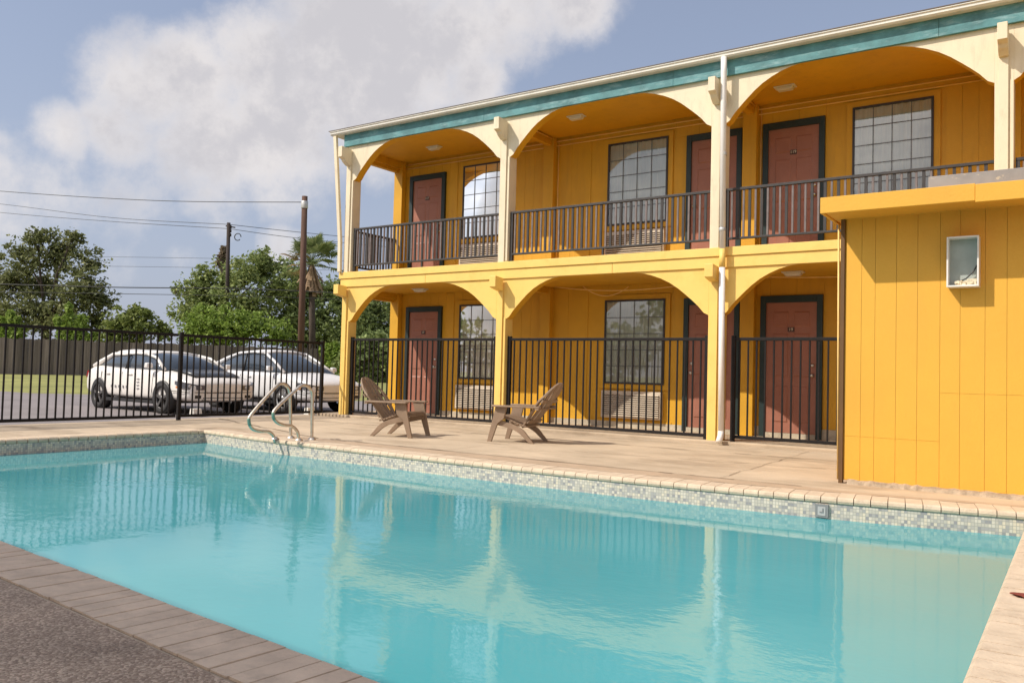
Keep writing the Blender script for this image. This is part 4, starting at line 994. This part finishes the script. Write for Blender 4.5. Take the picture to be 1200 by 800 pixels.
# ------------------------------------------------------------------ utility poles and wires
def base_at(u, depth):
    p = at(u, 430, depth); p.z = gz(p.x, p.y); return p
p1 = base_at(352.3, 34); top1 = at(357.2, 230, 34)
up1 = empty('utility_pole', tuple(p1), 'tall brown wooden pole with a metal cap band beside the palm tree', 'pole')
b = MB(); b.tube([p1 - Vector((0, 0, .1)), p1.lerp(top1, .5), top1], [.145, .13, .115], 14); b.build('pole_shaft', M['pole'], up1)
b = MB(); q = p1.lerp(top1, .957); b.lathe([(.13, -.16), (.14, -.14), (.14, .12), (.13, .14)], tuple(q), n=14); b.build('metal_band', M['galv'], up1)
p2 = base_at(264.5, 62); top2 = at(268, 261, 62)
up2 = empty('utility_pole', tuple(p2), 'dark wooden pole behind the plank fence carrying the overhead wires', 'pole')
b = MB(); b.tube([p2 - Vector((0, 0, .1)), top2], [.17, .13], 12); b.build('pole_shaft', M['pole_dark'], up2)
b = MB(); q = top2 - Vector((0, 0, .6)); 
for k in range(3): b.lathe([(.02, -.12), (.08, -.10), (.08, .08), (.03, .14)], (q.x + .16 * r_.x, q.y + .16 * r_.y, q.z + .28 - .30 * k), n=10)
b.bar(q - Vector((.2 * r_.x, .2 * r_.y, -.35)), q + Vector((.5 * r_.x, .5 * r_.y, .25)), .09, .09); b.build('insulators', M['pole_dark'], up2)
b = MB(); c0 = q + Vector((.72 * r_.x, .72 * r_.y, -.45)); b.tube([c0 + r_ * .24 * math.cos(a) + Vector((0, 0, .26 * math.sin(a))) for a in [2 * math.pi * k / 16 for k in range(15)]], .035, 6); b.build('wire_coil', M['wire'], up2)
def wire(P, label, r=.018):
    pts = catmull(P, 8); b = MB(); b.tube([Vector(p) for p in pts], r, 6)
    tag(b.build('overhead_wire', M['wire']), label, 'wire', 'overhead wires')
V = lambda u, v, d: tuple(at(u, v, d))
wire([V(-150, 210, 45), V(0, 224, 42), V(180, 235, 38), V(356, 237, 34)], 'topmost overhead wire, ending at the tall brown pole', .016)
wire([V(-160, 222, 90), V(0, 239, 80), V(130, 255, 71), V(268, 263, 62)], 'overhead wire left of the dark pole, upper of the pair', .022)
wire([V(-160, 232, 90), V(0, 249, 80), V(130, 259.5, 71), V(268, 268, 62)], 'overhead wire left of the dark pole, lower of the pair', .022)
wire([V(268, 263, 62), V(340, 271, 66), V(430, 280, 72), V(600, 297, 82)], 'overhead wire right of the dark pole, upper of the pair', .022)
wire([V(268, 268, 62), V(340, 278, 66), V(430, 287, 72), V(600, 303, 82)], 'overhead wire right of the dark pole, lower of the pair', .02)
wire([V(-120, 331, 52), V(0, 333, 52), V(130, 336.5, 52), V(290, 338.5, 53), V(430, 345, 54)], 'thick low overhead wire crossing between the two tree groups', .035)
wire([V(-120, 341, 52), V(0, 342, 52), V(130, 344, 52), V(290, 347, 53), V(430, 352, 54)], 'thin low overhead wire just below the thick one', .02)
wire([V(-120, 299, 110), V(0, 300, 110), V(130, 301, 110), V(262, 303, 110), V(420, 306, 110)], 'faint distant wire high behind the dark pole', .022)
wire([V(-120, 310, 110), V(0, 311, 110), V(130, 312, 110), V(262, 314, 110), V(420, 317, 110)], 'faint distant wire low behind the dark pole', .022)

# ------------------------------------------------------------------ trees
def leaves(mb, c, rad, nL, size, rng, flat=1.0, hollow=.35, long=1.6):
    """leaf-sized blades through an ellipsoid, denser towards its skin"""
    for _ in range(nL):
        while True:
            d_ = Vector((rng.gauss(0, 1), rng.gauss(0, 1), rng.gauss(0, 1)))
            if d_.length > .1: break
        d_.normalize(); q = rng.random() ** .45; q = hollow + (1 - hollow) * q
        q *= 1 + .14 * math.sin(d_.x * 7 + c.x) * math.sin(d_.y * 6 + c.y) + .1 * math.sin(d_.z * 9 + c.x)
        p = c + Vector((d_.x * rad[0], d_.y * rad[1], d_.z * rad[2])) * q
        a_ = Vector((rng.gauss(0, 1), rng.gauss(0, 1), rng.gauss(0, .7))).normalized(); b_ = a_.orthogonal().normalized()
        b_ = (Matrix.Rotation(rng.uniform(0, 6.28), 3, a_) @ b_); s_ = size * rng.uniform(.6, 1.35)
        n_ = a_.cross(b_) * s_ * .12
        mb.v += [tuple(p - a_ * s_ * long * .5), tuple(p + b_ * s_ * .42 + n_), tuple(p + a_ * s_ * long * .5), tuple(p - b_ * s_ * .42 + n_)]
        o = len(mb.v) - 4; mb.f.append((o, o + 1, o + 2, o + 3)); mb.mi.append(0); mb.sm.append(False)
def tree(name, u, depth, blobs, mat, label, cat, trunk=.22, bark='bark', leaf=.24, dens=1.0, seed=1, group=None, fork=.35, dead=None, hollow=.35, limbs=True):
    """blobs: (u, v, r_px, ddepth) crown clumps surveyed from the photograph"""
    rng = random.Random(seed); base = base_at(u, depth)
    th = empty(name, tuple(base), label, cat, group); k_ = depth / FPX
    cr = MB(); tr = MB(); cs = []
    for (bu, bv, br, dd) in blobs:
        c = at(bu, bv, depth + dd); r = br * k_; cs.append((c, r))
        sub = max(8, int(18 + r * 7))
        for _ in range(sub):
            d_ = Vector((rng.gauss(0, 1), rng.gauss(0, 1), rng.gauss(0, .8))).normalized(); cc = c + d_ * r * rng.uniform(.1, 1.0); rr = r * rng.uniform(.13, .36)
            leaves(cr, cc, (rr * rng.uniform(.8, 1.5), rr, rr * rng.uniform(.6, 1.0)), int(dens * 13 * (rr / leaf) ** 1.6) + 6, leaf, rng, hollow=0)
        leaves(cr, c, (r * 1.05, r * 1.05, r), int(dens * 22 * (r / leaf) ** 1.25), leaf, rng, hollow=.2)
    top = max(c.z for c, _ in cs); fk = base + Vector((0, 0, (top - base.z) * fork))
    tr.tube([base - Vector((0, 0, .1)), base.lerp(fk, .5) + Vector((rng.uniform(-.1, .1), 0, 0)), fk], [trunk, trunk * .85, trunk * .75], 9)
    if limbs:
        for c, r in cs:
            mid = fk.lerp(c, .5) + Vector((rng.uniform(-.4, .4), rng.uniform(-.4, .4), rng.uniform(.0, .5)))
            tr.tube([fk - Vector((0, 0, .15)), mid, c], [trunk * .55, trunk * .3, trunk * .12], 7)
            for _ in range(4):
                e = c + Vector((rng.gauss(0, 1), rng.gauss(0, 1), rng.gauss(.3, .7))).normalized() * r * .85
                tr.tube([mid.lerp(c, .6), (mid.lerp(c, .6) + e) / 2 + Vector((0, 0, .1)), e], [trunk * .16, trunk * .10, trunk * .04], 5)
    tr.build('trunk', M[bark], th); cr.build('crown', M[mat], th, fixn=False)
    return th
GT = 'trees growing beyond the plank fence'
tree('oak_tree', 52, 58, [(30, 300, 28, 0), (68, 295, 30, 1), (100, 312, 26, 0), (10, 330, 30, 1), (52, 335, 30, 2), (90, 345, 30, -1), (118, 350, 20, 0), (30, 365, 34, 0), (75, 372, 34, 0), (-20, 325, 34, 2), (-25, 365, 36, 0), (112, 378, 24, 1), (45, 278, 14, 0), (85, 280, 13, 0)],
     'leaf_oak', 'large olive green tree with open branches at the far left behind the plank fence', 'tree', trunk=.26, leaf=.17, dens=.78, seed=3, group=GT, hollow=.2)
tree('shade_tree', 250, 64, [(232, 345, 30, 0), (262, 330, 30, 1), (292, 320, 26, 0), (318, 315, 22, 1), (225, 365, 28, 0), (330, 340, 26, 0), (285, 355, 36, -1), (305, 302, 14, 0), (240, 325, 16, 0)],
     'leaf_mid', 'mid green tree behind the dark pole, right of the gap in the trees', 'tree', trunk=.26, leaf=.19, dens=.9, seed=5, group=GT)
tree('shade_tree', 372, 66, [(345, 345, 28, 1), (380, 350, 30, 0), (372, 378, 36, -1), (420, 360, 34, 0), (440, 395, 40, -1), (405, 392, 30, -2), (402, 345, 22, 0), (470, 370, 34, 0), (430, 365, 30, -1), (455, 420, 34, -2), (345, 320, 18, 2), (335, 370, 28, 1), (350, 398, 24, -1), (440, 440, 30, -2), (420, 425, 26, -2), (500, 380, 40, 0)],
     'leaf_dark', 'dark green tree behind the motel corner column', 'tree', trunk=.26, leaf=.19, dens=.95, seed=8, group=GT)
GB = 'bushes showing above the plank fence'
tree('bush', 262, 56, [(235, 380, 22, 0), (262, 376, 20, 0), (288, 378, 22, 0), (250, 392, 24, 0), (310, 385, 22, 0), (330, 392, 18, 0), (222, 395, 18, 0), (275, 394, 24, 0)],
     'leaf_bright', 'bright green bush above the plank fence, right of the sky gap', 'bush', trunk=.08, leaf=.16, dens=1.0, seed=11, group=GB, fork=.5)
tree('bush', 160, 55, [(140, 380, 20, 0), (162, 377, 20, 0), (180, 386, 16, 0), (150, 392, 22, 0), (192, 392, 9, 0), (158, 364, 10, 0), (130, 390, 16, 0), (172, 368, 8, 0)],
     'leaf_lime', 'rounded green bush above the plank fence, left of the sky gap', 'bush', trunk=.08, leaf=.16, dens=1.0, seed=12, group=GB, fork=.5)
tree('bush', 438, 47.5, [(412, 425, 20, 0), (430, 418, 22, 0), (452, 422, 24, 0), (475, 424, 22, 0), (420, 442, 18, 0), (440, 442, 20, 0), (462, 442, 20, 0), (440, 405, 20, 0), (412, 408, 16, 0), (465, 405, 20, 0)],
     'leaf_dark', 'dark overgrown bush in front of the plank fence, seen through the first ground floor arch', 'bush', trunk=.08, leaf=.2, dens=1.0, seed=31, fork=.4)
def sprout(u, depth, tips, label, seed):
    rng = random.Random(seed); base = base_at(u, depth); th = empty('tree_sapling', tuple(base), label, 'sapling', 'bright saplings above the plank fence')
    st = MB(); lf = MB()
    for (tu, tv) in tips:
        t = at(tu, tv, depth); mid = base.lerp(t, .55) + Vector((0, 0, .25)); st.tube([base, mid, t], [.04, .03, .012], 6)
        for k in range(26):
            q = .25 + .75 * k / 25; c = (base.lerp(mid, q / .55) if q < .55 else mid.lerp(t, (q - .55) / .45)); rr = .55 * (1.1 - q) + .14
            leaves(lf, c, (rr, rr, rr * .8), 20, .17, rng, hollow=0)
    st.build('stem', M['bark'], th); lf.build('foliage', M['leaf_bright'], th, fixn=False)
sprout(84, 50, [(80, 357), (94, 370), (66, 372), (100, 372), (74, 380), (112, 388)], 'bright green sapling with upright shoots in front of the left tree', 21)
sprout(14, 50, [(12, 365), (20, 372), (2, 372), (28, 382), (-12, 378)], 'bright green sapling at the left picture edge above the plank fence', 22)
sprout(395, 52, [(385, 404), (393, 402), (400, 406), (376, 409)], 'small bright sapling by the motel corner column above the plank fence', 23)
# dead stump-like trunk and leafless limb beside the dark pole
sn = base_at(259, 66); th = empty('dead_tree', tuple(sn), 'dead brown tree trunk with a tuft of dry leaves beside the dark pole', 'tree', GT)
b = MB(); t = at(261, 300, 66); b.tube([sn, sn.lerp(t, .6), t], [.22, .20, .22], 8)
tips = [(206, 338), (212, 345), (222, 333), (216, 352)]
for tu, tv in tips: e = at(tu, tv, 65); s0 = at(250, 362, 65.5); b.tube([s0, s0.lerp(e, .5) + Vector((0, 0, .25)), e], [.08, .05, .02], 6)
b.build('trunk', M['deadbark'], th)
rg = random.Random(5); b = MB()
for (cu, cv, rr) in ((261, 302, .42), (258, 308, .42), (262, 294, .34), (264, 300, .3)): leaves(b, at(cu, cv, 66), (rr, rr, rr * 1.2), 130, .2, rg, hollow=0)
for (cu, cv, rr) in ((208, 341, .45), (220, 345, .5), (232, 350, .55), (244, 355, .5)): leaves(b, at(cu, cv, 65), (rr * 1.3, rr, rr * .7), 70, .18, rg, hollow=0)
b.build('crown', M['leaf_brown'], th, fixn=False)
# fan palm
pb = base_at(367, 58); ptop = at(365, 313, 58)
palm = empty('palm_tree', tuple(pb), 'fan palm with a skirt of dead fronds behind the tall brown pole', 'tree', GT)
b = MB(); b.tube([pb, pb.lerp(ptop, .5), ptop], [.26, .22, .2], 10); b.build('trunk', M['bark'], palm)
b = MB(); rg = random.Random(9)
for k in range(120):
    a_ = rg.uniform(0, 6.28); l_ = rg.uniform(.9, 1.75); r0, r1 = rg.uniform(.10, .25), rg.uniform(.45, .98); z0_ = rg.uniform(-.6, .15)
    d_ = Vector((math.cos(a_), math.sin(a_), 0)); s_ = Vector((-d_.y, d_.x, 0)) * rg.uniform(.05, .16)
    p = ptop + d_ * r0 + Vector((0, 0, z0_)); q = ptop + d_ * r1 + Vector((0, 0, z0_ - l_))
    b.add([p - s_ * .4, p + s_ * .4, q + s_, q - s_], [(0, 1, 2, 3)])
b.build('dead_frond_skirt', M['skirt'], palm, fixn=False)
for k in range(34):
    a_ = rg.uniform(0, 6.28); e_ = rg.uniform(-.25, 1.4); l_ = rg.uniform(1.0, 1.55)
    d_ = Vector((math.cos(a_) * math.cos(e_), math.sin(a_) * math.cos(e_), math.sin(e_))); hub = ptop + Vector((0, 0, .2)) + d_ * l_
    side = d_.cross(Vector((0, 0, 1))); side = side.normalized() if side.length > .05 else Vector((1, 0, 0)); upv = side.cross(d_)
    b = MB(); b.tube([ptop + Vector((0, 0, .1)), hub], [.03, .018], 5); nb = 20; fr_ = rg.uniform(.85, 1.25)
    for j in range(nb):
        an = (j / (nb - 1) - .5) * 3.6; dr = d_ * math.cos(an) + side * math.sin(an); tip = hub + dr * fr_ * (1 - .15 * abs(an) / 1.8) - Vector((0, 0, .20 * fr_ * rg.uniform(.5, 1.3)))
        midp = hub + dr * fr_ * .55; w_ = (upv * .3 + side * math.cos(an) - d_ * math.sin(an)).normalized() * .055
        b.add([hub, midp + w_, tip, midp - w_], [(0, 1, 2, 3)])
    left = d_.dot(r_) < -.3 and d_.z < .45
    b.build('frond', M['frond_dry'] if left else M['frond'], palm, fixn=False)

# ------------------------------------------------------------------ behind the photographer: unseen canopy added to shade the near paving, trees added for window reflections
wg = empty('shade_canopy', (-10, -15.5, 0), 'tall flat roofed canopy on posts, added unseen behind the camera to shade the near paving', 'canopy')
def wy(x): return -13.80 - .0749 * (x + 8.262)          # its front runs parallel to the near pool edge
f = MB(); f.hexa([(-30, wy(-30) - 3.0, 5.8), (3, wy(3) - 3.0, 5.8), (3, wy(3), 5.8), (-30, wy(-30), 5.8)], [(-30, wy(-30) - 3.0, 6.05), (3, wy(3) - 3.0, 6.05), (3, wy(3), 6.05), (-30, wy(-30), 6.05)]); f.build('roof', M['cream'], wg)
for px_ in (-28, -20, -12, -1.5):
    f = MB(); f.tube([(px_, wy(px_) - 1.5, -.15), (px_, wy(px_) - 1.5, 5.8)], .09, 12); f.build('post', M['galv'], wg)
rg = random.Random(77); lf = MB()
for k in range(57):
    c = Vector((-62 + k * 1.35 + rg.uniform(-.5, .5), -33 + rg.uniform(-1.5, 1.5), rg.uniform(1.2, 5.4)))
    leaves(lf, c, (1.7, 1.5, 1.9), 170, .38, rg, hollow=.1)
tag(lf.build('reflection_tree_belt', M['leaf_mid'], fixn=False), kind='stuff')

sc.cycles.max_bounces = 8; sc.cycles.diffuse_bounces = 4; sc.cycles.transparent_max_bounces = 12
sc.cycles.caustics_reflective = False; sc.cycles.caustics_refractive = False
